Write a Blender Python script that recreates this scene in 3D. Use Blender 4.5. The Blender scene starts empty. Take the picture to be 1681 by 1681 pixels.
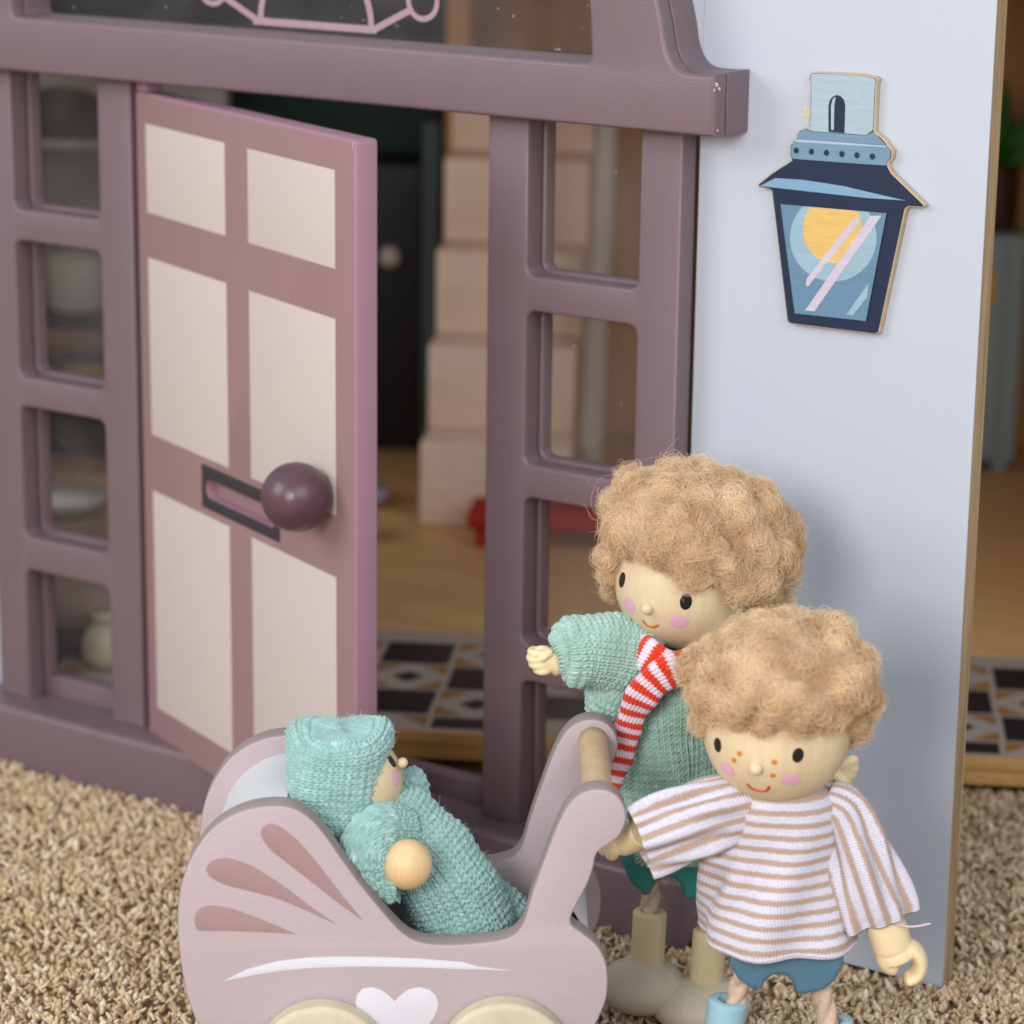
import bpy, bmesh, math, random
import numpy as np
from mathutils import Matrix, Vector

random.seed(7); rng = np.random.default_rng(11)
sc = bpy.context.scene
COL = sc.collection
PI = math.pi

# ------------------------------------------------------------------ camera
F = 4633.6                      # focal length in pixels of the 1681 px photograph
YAW, PITCH, ROLL = .591, .2595, .013
CAM = np.array([4.1152, -6.0, 2.9471])
_fw = np.array([-math.sin(YAW)*math.cos(PITCH), math.cos(YAW)*math.cos(PITCH), -math.sin(PITCH)])
_rt = np.array([math.cos(YAW), math.sin(YAW), 0.]); _up = np.cross(_rt, _fw)
RT = math.cos(ROLL)*_rt + math.sin(ROLL)*_up
UP = -math.sin(ROLL)*_rt + math.cos(ROLL)*_up
FW = _fw
RC = np.array([RT, UP, FW])
cam_d = bpy.data.cameras.new('camera'); cam = bpy.data.objects.new('camera', cam_d); COL.objects.link(cam)
cam.matrix_world = Matrix([[RT[i], UP[i], -FW[i], CAM[i]] for i in range(3)] + [[0, 0, 0, 1]])
cam_d.sensor_width = 36; cam_d.lens = 36*F/1681
cam_d.clip_start = .05; cam_d.clip_end = 200
cam_d.dof.use_dof = True; cam_d.dof.focus_distance = 6.55; cam_d.dof.aperture_fstop = cam_d.lens/1000/.062
sc.camera = cam

# ------------------------------------------------------------------ light: soft daylight from a window, in front and a little left of the camera, plus two added fills
w = bpy.data.worlds.new('World'); sc.world = w; w.use_nodes = True
bg = w.node_tree.nodes['Background']; bg.inputs[0].default_value = (.80, .88, 1.0, 1); bg.inputs[1].default_value = .56
def area(name, loc, target, sx, sy, power, col):
    l = bpy.data.lights.new(name, 'AREA'); l.shape = 'RECTANGLE'; l.size = sx; l.size_y = sy
    l.energy = power; l.color = col
    o = bpy.data.objects.new(name, l); COL.objects.link(o); o.location = loc
    d = Vector(target)-Vector(loc); o.rotation_euler = d.to_track_quat('-Z', 'Y').to_euler()
    return o
area('window_light', (2.6, -8.7, 4.0), (.5, -.2, .8), 2.9, 2.5, 435, (1., .975, .95))
area('right_fill_light', (7.5, -5.0, 6.0), (0, .5, .7), 6., 5., 370, (.92, .96, 1.0))  # added fill from the right, lifts the right-facing faces
area('left_fill_light', (-4.5, -7.0, 5.5), (-.2, 0, .7), 5., 4., 350, (.95, .97, 1.0))  # added fill from the left, brightens the door front and carpet
sc.view_settings.view_transform = 'Standard'; sc.view_settings.look = 'None'
sc.view_settings.exposure = 0.0; sc.view_settings.gamma = 1

# ------------------------------------------------------------------ geometry helpers
def ray(u, v): return RC.T @ np.array([(u-840.5)/F, -(v-840.5)/F, 1.])
def on_plane(u, v, n, p):
    d = ray(u, v); n = np.asarray(n, float); t = n @ (np.asarray(p, float)-CAM)/(n @ d); return CAM+t*d
def on_y(u, v, y): return on_plane(u, v, (0, 1, 0), (0, y, 0))
def on_z(u, v, z): return on_plane(u, v, (0, 0, 1), (0, 0, z))
E1 = np.array([math.cos(YAW), math.sin(YAW), 0.]); E2 = np.array([-math.sin(YAW), math.cos(YAW), 0.]); EZ = np.array([0, 0, 1.])
def depth_of(p): return float(FW @ (np.asarray(p)-CAM))
def nrm(v): v = np.asarray(v, float); return v/np.linalg.norm(v)

def world_loc(o):
    l = Vector((0, 0, 0))
    while o is not None: l = l+o.location; o = o.parent
    return np.array(l)
def obj(name, me, mat=None, parent=None, label=None, kind=None):
    """link a mesh given in world coordinates as one object, as a child of parent when there is one"""
    if parent is not None:
        L = world_loc(parent)
        me.transform(Matrix.Translation(Vector(-L)))
    me.name = name
    if mat is not None:
        me.materials.clear()
        for m in (mat if isinstance(mat, (list, tuple)) else [mat]): me.materials.append(m)
    o = bpy.data.objects.new(name, me); COL.objects.link(o)
    o.parent = parent
    if label: o['label'] = label
    if kind: o['kind'] = kind
    return o
def thing(name, label, cat, loc=(0, 0, 0), group=None):
    o = bpy.data.objects.new(name, None); COL.objects.link(o); o.location = Vector(loc)
    o.empty_display_size = .05; o['label'] = label; o['category'] = cat
    if group: o['group'] = group
    return o
def part_root(name, parent, loc):
    o = bpy.data.objects.new(name, None); COL.objects.link(o); o.parent = parent
    o.location = Vector(np.asarray(loc)-world_loc(parent)); o.empty_display_size = .03
    return o
def smooth(me, ang=35):
    me.shade_smooth(); me.set_sharp_from_angle(angle=math.radians(ang)); return me
def mesh_from(verts, faces):
    me = bpy.data.meshes.new('m'); me.from_pydata([tuple(v) for v in verts], [], faces); me.update(); return me
def join_meshes(ms):
    bm = bmesh.new()
    for m in ms: bm.from_mesh(m); bpy.data.meshes.remove(m)
    me = bpy.data.meshes.new('m'); bm.to_mesh(me); bm.free(); return me
def frame(o, e1, e2):
    e1 = nrm(e1); e2 = nrm(e2); n = np.cross(e1, e2)
    return Matrix([[e1[i], e2[i], n[i], o[i]] for i in range(3)] + [[0, 0, 0, 1]])
def FAC(y): return frame((0, y, 0), (1, 0, 0), (0, 0, 1))      # local x -> X, y -> Z, z -> -Y

def plate(loops, zf, thick, bevel, M, res=2):
    """flat piece with holes; its front face is at local z = zf, edges rounded"""
    cu = bpy.data.curves.new('c', 'CURVE'); cu.dimensions = '2D'; cu.fill_mode = 'BOTH'
    for lp in loops:
        s = cu.splines.new('POLY'); s.points.add(len(lp)-1)
        for p, q in zip(s.points, lp): p.co = (q[0], q[1], 0, 1)
        s.use_cyclic_u = True
    b = min(bevel, thick*.45)
    cu.extrude = thick/2-b; cu.bevel_depth = b; cu.bevel_resolution = res; cu.offset = -b
    co = bpy.data.objects.new('c', cu); COL.objects.link(co)
    dg = bpy.context.evaluated_depsgraph_get()
    me = bpy.data.meshes.new_from_object(co.evaluated_get(dg))
    bpy.data.objects.remove(co); bpy.data.curves.remove(cu)
    bm = bmesh.new(); bm.from_mesh(me); bmesh.ops.remove_doubles(bm, verts=bm.verts, dist=1e-6); bm.to_mesh(me); bm.free()
    me.transform(Matrix.Translation((0, 0, zf-thick/2))); me.transform(M)
    me.materials.clear()
    return smooth(me, 40)
def rounded(pts, r, n=6):
    """polygon with rounded corners; r one radius or one per corner"""
    out = []; N = len(pts); P = [np.array(p, float) for p in pts]
    for i in range(N):
        ri = r[i] if isinstance(r, (list, tuple)) else r
        a, b, c = P[i-1], P[i], P[(i+1) % N]
        if ri <= 0: out.append(b); continue
        d1 = nrm(a-b); d2 = nrm(c-b); cosang = np.clip(d1 @ d2, -1, 1); ang = math.acos(cosang)
        if ang > 3.0: out.append(b); continue
        t = min(ri/math.tan(ang/2), .48*np.linalg.norm(a-b), .48*np.linalg.norm(c-b)); rr = t*math.tan(ang/2)
        cen = b+nrm(d1+d2)*rr/math.sin(ang/2)
        p0 = b+d1*t-cen; p1 = b+d2*t-cen
        a0 = math.atan2(p0[1], p0[0]); a1 = math.atan2(p1[1], p1[0]); da = (a1-a0+PI) % (2*PI)-PI
        for k in range(n+1):
            q = a0+da*k/n; out.append(cen+rr*np.array([math.cos(q), math.sin(q)]))
    return [tuple(p) for p in out]
def rect(x0, z0, x1, z1): return [(x0, z0), (x1, z0), (x1, z1), (x0, z1)]
def spline(pts, n=6, closed=True):
    P = [np.array(p, float) for p in pts]; N = len(P); out = []
    rg = range(N) if closed else range(N-1)
    for i in rg:
        if closed: p0, p1, p2, p3 = P[i-1], P[i], P[(i+1) % N], P[(i+2) % N]
        else: p0, p1, p2, p3 = P[max(i-1, 0)], P[i], P[i+1], P[min(i+2, N-1)]
        for k in range(n):
            t = k/n
            out.append(.5*((2*p1)+(-p0+p2)*t+(2*p0-5*p1+4*p2-p3)*t*t+(-p0+3*p1-3*p2+p3)*t**3))
    if not closed: out.append(P[-1])
    return out
def box(lo, hi, bevel=.0, M=None, seg=2):
    bm = bmesh.new(); bmesh.ops.create_cube(bm, size=1)
    lo = np.array(lo, float); hi = np.array(hi, float)
    bmesh.ops.scale(bm, vec=Vector(hi-lo), verts=bm.verts); bmesh.ops.translate(bm, vec=Vector((lo+hi)/2), verts=bm.verts)
    if bevel > 0: bmesh.ops.bevel(bm, geom=bm.edges[:], offset=bevel, segments=seg, profile=.5, affect='EDGES')
    me = bpy.data.meshes.new('m'); bm.to_mesh(me); bm.free()
    if M is not None: me.transform(M)
    return smooth(me, 50)
def ball(c, r, seg=32, rings=20, axes=None):
    bm = bmesh.new(); bmesh.ops.create_uvsphere(bm, u_segments=seg, v_segments=rings, radius=1)
    me = bpy.data.meshes.new('m'); bm.to_mesh(me); bm.free()
    r = np.ones(3)*r
    A = np.eye(3) if axes is None else np.array(axes).T
    M = Matrix([[A[i][0]*r[0], A[i][1]*r[1], A[i][2]*r[2], c[i]] for i in range(3)]+[[0, 0, 0, 1]])
    me.transform(M); me.shade_smooth(); return me

def grid_mesh(P, closed_u=True, uv=None, cap0=True, cap1=True):
    """P: (nv, nu, 3) rings"""
    nv, nu = P.shape[:2]
    V = P.reshape(-1, 3)
    i = np.arange(nv-1)[:, None]; j = np.arange(nu if closed_u else nu-1)[None, :]
    j2 = (j+1) % nu
    Q = np.stack([i*nu+j, i*nu+j2, (i+1)*nu+j2, (i+1)*nu+j], -1).reshape(-1, 4)
    faces_n = len(Q); extra = []
    me = bpy.data.meshes.new('m')
    loops = Q.reshape(-1); starts = np.arange(faces_n)*4; tot = np.full(faces_n, 4)
    if closed_u:
        if cap0: loops = np.concatenate([loops, np.arange(nu)[::-1]]); starts = np.append(starts, starts[-1]+tot[-1]); tot = np.append(tot, nu)
        if cap1: loops = np.concatenate([loops, (nv-1)*nu+np.arange(nu)]); starts = np.append(starts, starts[-1]+tot[-1]); tot = np.append(tot, nu)
    me.vertices.add(len(V)); me.vertices.foreach_set('co', V.astype(np.float32).ravel())
    me.loops.add(len(loops)); me.loops.foreach_set('vertex_index', loops.astype(np.int32))
    me.polygons.add(len(starts)); me.polygons.foreach_set('loop_start', starts.astype(np.int32)); me.polygons.foreach_set('loop_total', tot.astype(np.int32))
    if uv is not None:
        U = np.zeros((len(loops), 2), np.float32)
        n4 = faces_n*4
        uu = uv.reshape(-1, 2)[loops].copy()
        if closed_u:       # seam
            du = uv[0, 1, 0]-uv[0, 0, 0]
            q = uu[:n4].reshape(-1, 4, 2); last = (np.tile(np.arange(nu), nv-1) == nu-1)
            q[last, 1, 0] = q[last, 0, 0]+du; q[last, 2, 0] = q[last, 3, 0]+du
            uu[:n4] = q.reshape(-1, 2)
        U[:] = uu
        l = me.uv_layers.new(name='UVMap'); l.data.foreach_set('uv', U.ravel())
    me.update(calc_edges=True); me.validate()
    me.shade_smooth()
    return me
def resample(a, n):
    a = np.asarray(a, float); N = len(a); t = np.linspace(0, N-1, n); i = np.clip(t.astype(int), 0, N-2); f = (t-i)
    p0 = a[np.maximum(i-1, 0)]; p1 = a[i]; p2 = a[i+1]; p3 = a[np.minimum(i+2, N-1)]
    f = f.reshape((-1,)+(1,)*(a.ndim-1))
    return .5*((2*p1)+(-p0+p2)*f+(2*p0-5*p1+4*p2-p3)*f*f+(-p0+3*p1-3*p2+p3)*f**3)
def loft(C, ra, rb, nu=24, nv=24, up=None, ax=None, disp=None, exp=2., caps=(True, True), round_ends=0., hem=0.):
    """tube through centres C with half widths ra (sideways) and rb (in depth). ax: fixed (axis1, axis2). disp(theta,u,v)->height"""
    C = resample(C, nv); ra = np.maximum(resample(ra, nv), 1e-4); rb = np.maximum(resample(rb, nv), 1e-4)
    if ax is not None:
        A = np.tile(nrm(ax[0]), (nv, 1)); B = np.tile(nrm(ax[1]), (nv, 1))
    else:
        T = np.gradient(C, axis=0); T /= np.linalg.norm(T, axis=1)[:, None]
        ref = np.asarray(E2 if up is None else up, float)
        B = ref[None]-(T @ ref)[:, None]*T; B /= np.linalg.norm(B, axis=1)[:, None]
        A = np.cross(B, T)
    th = np.linspace(0, 2*PI, nu, endpoint=False)
    c, s = np.cos(th), np.sin(th)
    if exp != 2:
        k = (np.abs(c)**exp+np.abs(s)**exp)**(-1/exp); c, s = c*k, s*k
    seg = np.linalg.norm(np.diff(C, axis=0), axis=1); vl = np.concatenate([[0], np.cumsum(seg)])
    if round_ends > 0:
        d = np.minimum(vl, vl[-1]-vl)/round_ends; k = np.sqrt(np.clip(1-(1-np.clip(d, 0, 1))**2, .02, 1)); ra = ra*k; rb = rb*k
    P = C[:, None]+A[:, None]*(ra[:, None]*c[None])[..., None]+B[:, None]*(rb[:, None]*s[None])[..., None]
    circ = 2*PI*math.sqrt((np.mean(ra)**2+np.mean(rb)**2)/2)
    U = np.broadcast_to(th[None]/(2*PI)*circ, (nv, nu)); Vv = np.broadcast_to(vl[:, None], (nv, nu))
    if disp is not None:
        du = np.roll(P, -1, 1)-np.roll(P, 1, 1); dv = np.gradient(P, axis=0)
        N = np.cross(du, dv); N /= (np.linalg.norm(N, axis=2)[..., None]+1e-12)
        P = P+N*disp(np.broadcast_to(th[None], (nv, nu)), U, Vv, circ)[..., None]
    if hem > 0:
        c_ = C[-1]; T_ = nrm(C[-1]-C[-2]); l_ = P[-1]; add = [c_+(l_-c_)*f-T_*g for f, g in ((.985, -.004), (.955, -.002), (.93, hem*.3), (.90, hem))]
        P = np.concatenate([P, np.array(add)]); U = np.concatenate([U, np.repeat(U[-1:], 4, 0)]); Vv = np.concatenate([Vv, Vv[-1:]+np.array([.003, .006, .015, .03])[:, None]])
    return grid_mesh(P, True, np.stack([U, Vv], -1), *caps)
def fuse(ms, voxel, it=6, fac=.5):
    """melt several closed meshes into one continuous skin"""
    me = join_meshes(ms); o = bpy.data.objects.new('t', me); COL.objects.link(o)
    m = o.modifiers.new('r', 'REMESH'); m.mode = 'VOXEL'; m.voxel_size = voxel
    s = o.modifiers.new('s', 'SMOOTH'); s.iterations = it; s.factor = fac
    dg = bpy.context.evaluated_depsgraph_get(); out = bpy.data.meshes.new_from_object(o.evaluated_get(dg))
    bpy.data.objects.remove(o); bpy.data.meshes.remove(me); out.shade_smooth(); return out
def ngon(c, e1, e2, rx, ry, n=28):
    return [np.asarray(c)+np.asarray(e1)*rx*math.cos(2*PI*k/n)+np.asarray(e2)*ry*math.sin(2*PI*k/n) for k in range(n)]

# ------------------------------------------------------------------ materials
def nodes(name):
    m = bpy.data.materials.new(name); m.use_nodes = True; nt = m.node_tree
    return m, nt, nt.nodes['Principled BSDF']
def N(nt, t, **kw):
    n = nt.nodes.new(t)
    for k, v in kw.items():
        if k.startswith('i_'): n.inputs[k[2:].replace('_', ' ')].default_value = v
        elif k.startswith('n_'): n.inputs[int(k[2:])].default_value = v
        else: setattr(n, k, v)
    return n
def rgba(c): return (c[0], c[1], c[2], 1.)
def srgb(r, g, b):
    f = lambda x: (x/255/12.92) if x/255 <= .04045 else ((x/255+.055)/1.055)**2.4
    return (f(r), f(g), f(b))
def paint(name, col, rough=.45, var=.06, vs=6., bump=.12, bs=160., spec=.4, coat=0., speck=None):
    m, nt, b = nodes(name); L = nt.links.new
    tc = N(nt, 'ShaderNodeTexCoord')
    n1 = N(nt, 'ShaderNodeTexNoise', i_Scale=vs, i_Detail=5.); L(tc.outputs['Object'], n1.inputs['Vector'])
    mx = N(nt, 'ShaderNodeMix', data_type='RGBA'); mx.inputs['A'].default_value = rgba([c*(1-var) for c in col]); mx.inputs['B'].default_value = rgba([min(1, c*(1+var)) for c in col])
    L(n1.outputs['Fac'], mx.inputs['Factor']); last = mx.outputs['Result']
    if speck:
        n3 = N(nt, 'ShaderNodeTexNoise', i_Scale=speck[1], i_Detail=2.); L(tc.outputs['Object'], n3.inputs['Vector'])
        r = N(nt, 'ShaderNodeMapRange', n_1=speck[2], n_2=speck[2]+.04); L(n3.outputs['Fac'], r.inputs[0])
        m2 = N(nt, 'ShaderNodeMix', data_type='RGBA'); m2.inputs['B'].default_value = rgba(speck[0]); L(r.outputs[0], m2.inputs['Factor']); L(last, m2.inputs['A']); last = m2.outputs['Result']
    L(last, b.inputs['Base Color'])
    n4 = N(nt, 'ShaderNodeTexNoise', i_Scale=vs*2.3, i_Detail=4.); L(tc.outputs['Object'], n4.inputs['Vector'])
    rr = N(nt, 'ShaderNodeMapRange', n_3=rough-.08, n_4=rough+.08); L(n4.outputs['Fac'], rr.inputs[0]); L(rr.outputs[0], b.inputs['Roughness'])
    b.inputs['Specular IOR Level'].default_value = spec
    if coat: b.inputs['Coat Weight'].default_value = coat; b.inputs['Coat Roughness'].default_value = .25
    if bump:
        n2 = N(nt, 'ShaderNodeTexNoise', i_Scale=bs, i_Detail=3.); L(tc.outputs['Object'], n2.inputs['Vector'])
        bp = N(nt, 'ShaderNodeBump', i_Strength=bump, i_Distance=.004); L(n2.outputs['Fac'], bp.inputs['Height']); L(bp.outputs[0], b.inputs['Normal'])
    return m
def wood(name, c1, c2, stretch=(1, 1, 12), scale=14., rough=.55, bump=.08, rings=.5):
    """stretch: big number = fine across that axis"""
    m, nt, b = nodes(name); L = nt.links.new
    tc = N(nt, 'ShaderNodeTexCoord'); mp = N(nt, 'ShaderNodeMapping'); mp.inputs['Scale'].default_value = stretch; L(tc.outputs['Object'], mp.inputs['Vector'])
    n1 = N(nt, 'ShaderNodeTexNoise', i_Scale=scale, i_Detail=6., i_Roughness=.65, i_Distortion=.4); L(mp.outputs[0], n1.inputs['Vector'])
    n2 = N(nt, 'ShaderNodeTexNoise', i_Scale=scale*.22, i_Detail=2.); L(mp.outputs[0], n2.inputs['Vector'])
    ad = N(nt, 'ShaderNodeMix', data_type='FLOAT'); ad.inputs[0].default_value = rings; L(n1.outputs['Fac'], ad.inputs[2]); L(n2.outputs['Fac'], ad.inputs[3])
    r = N(nt, 'ShaderNodeMapRange', n_1=.3, n_2=.7); L(ad.outputs[0], r.inputs[0])
    mx = N(nt, 'ShaderNodeMix', data_type='RGBA'); mx.inputs['A'].default_value = rgba(c1); mx.inputs['B'].default_value = rgba(c2); L(r.outputs[0], mx.inputs['Factor'])
    L(mx.outputs['Result'], b.inputs['Base Color']); b.inputs['Roughness'].default_value = rough; b.inputs['Specular IOR Level'].default_value = .35
    bp = N(nt, 'ShaderNodeBump', i_Strength=bump, i_Distance=.004); L(n1.outputs['Fac'], bp.inputs['Height']); L(bp.outputs[0], b.inputs['Normal'])
    return m
def pane_mat(name):
    m, nt, b = nodes(name); L = nt.links.new; nt.nodes.remove(b)
    out = nt.nodes['Material Output']
    tr = N(nt, 'ShaderNodeBsdfTransparent'); tr.inputs[0].default_value = (.90, .88, .86, 1)
    gl = N(nt, 'ShaderNodeBsdfGlossy'); gl.inputs['Roughness'].default_value = .06; gl.inputs[0].default_value = (.9, .9, .9, 1)
    fr = N(nt, 'ShaderNodeFresnel'); fr.inputs[0].default_value = 1.16
    mx = N(nt, 'ShaderNodeMixShader'); L(fr.outputs[0], mx.inputs[0]); L(tr.outputs[0], mx.inputs[1]); L(gl.outputs[0], mx.inputs[2])
    # dust specks on the acrylic, and a faint reflection haze painted in
    tc = N(nt, 'ShaderNodeTexCoord'); n = N(nt, 'ShaderNodeTexNoise', i_Scale=75., i_Detail=1.); L(tc.outputs['Object'], n.inputs['Vector'])
    r = N(nt, 'ShaderNodeMapRange', n_1=.775, n_2=.82, n_4=.35); L(n.outputs['Fac'], r.inputs[0])
    n2 = N(nt, 'ShaderNodeTexNoise', i_Scale=3., i_Detail=6.); L(tc.outputs['Object'], n2.inputs['Vector'])
    r2 = N(nt, 'ShaderNodeMapRange', n_1=.3, n_2=.8, n_3=.015, n_4=.055); L(n2.outputs['Fac'], r2.inputs[0])
    a = N(nt, 'ShaderNodeMath', operation='ADD'); L(r.outputs[0], a.inputs[0]); L(r2.outputs[0], a.inputs[1])
    df = N(nt, 'ShaderNodeBsdfDiffuse'); df.inputs[0].default_value = (.75, .73, .72, 1)
    m2 = N(nt, 'ShaderNodeMixShader'); L(a.outputs[0], m2.inputs[0]); L(mx.outputs[0], m2.inputs[1]); L(df.outputs[0], m2.inputs[2])
    L(m2.outputs[0], out.inputs['Surface']); return m
def knit(name, col, fleck, wale, course, flecks=.35, rough=.95):
    """wool colour: heathered yarn with pale flecks; the stitches themselves are geometry"""
    m, nt, b = nodes(name); L = nt.links.new
    tc = N(nt, 'ShaderNodeTexCoord'); mp = N(nt, 'ShaderNodeMapping'); mp.inputs['Scale'].default_value = (1/wale, .7/course, 1); L(tc.outputs['UV'], mp.inputs['Vector'])
    n1 = N(nt, 'ShaderNodeTexNoise', i_Scale=.9, i_Detail=3., i_Roughness=.7); L(mp.outputs[0], n1.inputs['Vector'])
    r = N(nt, 'ShaderNodeMapRange', n_1=.56, n_2=.72, n_4=flecks); L(n1.outputs['Fac'], r.inputs[0])
    n2 = N(nt, 'ShaderNodeTexNoise', i_Scale=.35, i_Detail=2.); L(mp.outputs[0], n2.inputs['Vector'])
    mx = N(nt, 'ShaderNodeMix', data_type='RGBA'); mx.inputs['A'].default_value = rgba([c*.86 for c in col]); mx.inputs['B'].default_value = rgba([c*1.14 for c in col]); L(n2.outputs['Fac'], mx.inputs['Factor'])
    m2 = N(nt, 'ShaderNodeMix', data_type='RGBA'); m2.inputs['B'].default_value = rgba(fleck); L(r.outputs[0], m2.inputs['Factor']); L(mx.outputs['Result'], m2.inputs['A'])
    L(m2.outputs['Result'], b.inputs['Base Color']); b.inputs['Roughness'].default_value = rough; b.inputs['Specular IOR Level'].default_value = .15
    b.inputs['Sheen Weight'].default_value = .35; b.inputs['Sheen Roughness'].default_value = .5
    f = N(nt, 'ShaderNodeTexNoise', i_Scale=6., i_Detail=4., i_Roughness=.8); L(mp.outputs[0], f.inputs['Vector'])
    bp = N(nt, 'ShaderNodeBump', i_Strength=.35, i_Distance=.003); L(f.outputs['Fac'], bp.inputs['Height']); L(bp.outputs[0], b.inputs['Normal'])
    return m
def stripes(name, ca, cb, period, axis, rib, duty=.5, jag=.12, rough=.9, phase=0., wob=0.):
    """jersey: knitted stripes across UV axis `axis`, fine ribs across the other"""
    m, nt, b = nodes(name); L = nt.links.new
    tc = N(nt, 'ShaderNodeTexCoord'); sp = N(nt, 'ShaderNodeSeparateXYZ'); L(tc.outputs['UV'], sp.inputs[0])
    sv = sp.outputs[axis]; su = sp.outputs[1-axis]
    def M(op, a, bb=None):
        n = N(nt, 'ShaderNodeMath', operation=op)
        for k, x in enumerate((a, bb)):
            if x is None: continue
            if isinstance(x, (int, float)): n.inputs[k].default_value = x
            else: L(x, n.inputs[k])
        return n.outputs[0]
    saw = M('PINGPONG', M('DIVIDE', su, rib), .5)              # 0..0.5 across one rib
    no = N(nt, 'ShaderNodeTexNoise', i_Scale=1.6/period, i_Detail=2.); L(tc.outputs['UV'], no.inputs['Vector'])
    vv = M('ADD', M('DIVIDE', sv, period), M('MULTIPLY', saw, jag*2))
    vv = M('ADD', vv, M('MULTIPLY', no.outputs['Fac'], .18)); vv = M('ADD', vv, phase)
    fr = M('FRACT', vv)
    tri = M('ABSOLUTE', M('SUBTRACT', fr, .5))                 # 0 middle .. .5 edge
    r = N(nt, 'ShaderNodeMapRange', n_1=duty/2-.05, n_2=duty/2+.05); L(tri, r.inputs[0])
    n3 = N(nt, 'ShaderNodeTexNoise', i_Scale=1.2/rib, i_Detail=3.); L(tc.outputs['UV'], n3.inputs['Vector'])
    mx = N(nt, 'ShaderNodeMix', data_type='RGBA'); mx.inputs['A'].default_value = rgba(ca); mx.inputs['B'].default_value = rgba(cb); L(r.outputs[0], mx.inputs['Factor'])
    hs = N(nt, 'ShaderNodeHueSaturation'); L(mx.outputs['Result'], hs.inputs['Color'])
    r3 = N(nt, 'ShaderNodeMapRange', n_1=.2, n_2=.8, n_3=.82, n_4=1.12); L(n3.outputs['Fac'], r3.inputs[0]); L(r3.outputs[0], hs.inputs['Value'])
    L(hs.outputs[0], b.inputs['Base Color']); b.inputs['Roughness'].default_value = rough; b.inputs['Specular IOR Level'].default_value = .12
    b.inputs['Sheen Weight'].default_value = .25
    sv2 = M('PINGPONG', M('DIVIDE', sv, rib*.8), .5)
    h = M('ADD', M('MULTIPLY', saw, 1.6), M('MULTIPLY', sv2, .5)); h = M('ADD', h, M('MULTIPLY', n3.outputs['Fac'], .6))
    bp = N(nt, 'ShaderNodeBump', i_Strength=.75, i_Distance=.0022); L(h, bp.inputs['Height']); L(bp.outputs[0], b.inputs['Normal'])
    return m
def wool(name, c1, c2):
    m, nt, b = nodes(name); L = nt.links.new
    tc = N(nt, 'ShaderNodeTexCoord'); n1 = N(nt, 'ShaderNodeTexNoise', i_Scale=14., i_Detail=4.); L(tc.outputs['Object'], n1.inputs['Vector'])
    r = N(nt, 'ShaderNodeMapRange', n_1=.32, n_2=.68); L(n1.outputs['Fac'], r.inputs[0])
    mx = N(nt, 'ShaderNodeMix', data_type='RGBA'); mx.inputs['A'].default_value = rgba(c1); mx.inputs['B'].default_value = rgba(c2); L(r.outputs[0], mx.inputs['Factor'])
    L(mx.outputs['Result'], b.inputs['Base Color']); b.inputs['Roughness'].default_value = .8; b.inputs['Specular IOR Level'].default_value = .2
    b.inputs['Sheen Weight'].default_value = .2
    return m
def skin_wood(name, col, col2):
    m = wood(name, col, col2, stretch=(9, 9, 1.2), scale=7., rough=.5, bump=.03, rings=.4); return m

M_FRAME = paint('mauve_lacquer', (.180, .118, .131), rough=.42, var=.05, bump=.22, bs=150, spec=.45)
M_DOOR = paint('orchid_lacquer', (.355, .195, .250), rough=.42, var=.05, bump=.16, bs=150)
M_DOORF = paint('dusty_pink_print', (.312, .188, .192), rough=.4, var=.05, bump=.08, bs=220)
M_CREAM = paint('cream_print', (.60, .515, .475), rough=.45, var=.02, bump=.05, bs=200)
M_SLOT = paint('charcoal_print', (.040, .034, .038), rough=.5, var=.1, bump=.05)
M_KNOB = paint('plum_lacquer', (.105, .048, .062), rough=.33, var=.1, vs=14, bump=.3, bs=60, spec=.5)
M_WHITE = paint('white_wall_face', (.495, .525, .59), rough=.5, var=.012, bump=.12, bs=260)
M_PLY = wood('plywood_edge', (.20, .115, .045), (.62, .44, .25), stretch=(.6, 22, 1.), scale=3., rough=.7)
M_PANE = pane_mat('acrylic_pane')
M_BIRCH = wood('birch_edge', (.50, .36, .22), (.62, .47, .31), stretch=(4, 4, 9), scale=8)

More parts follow.
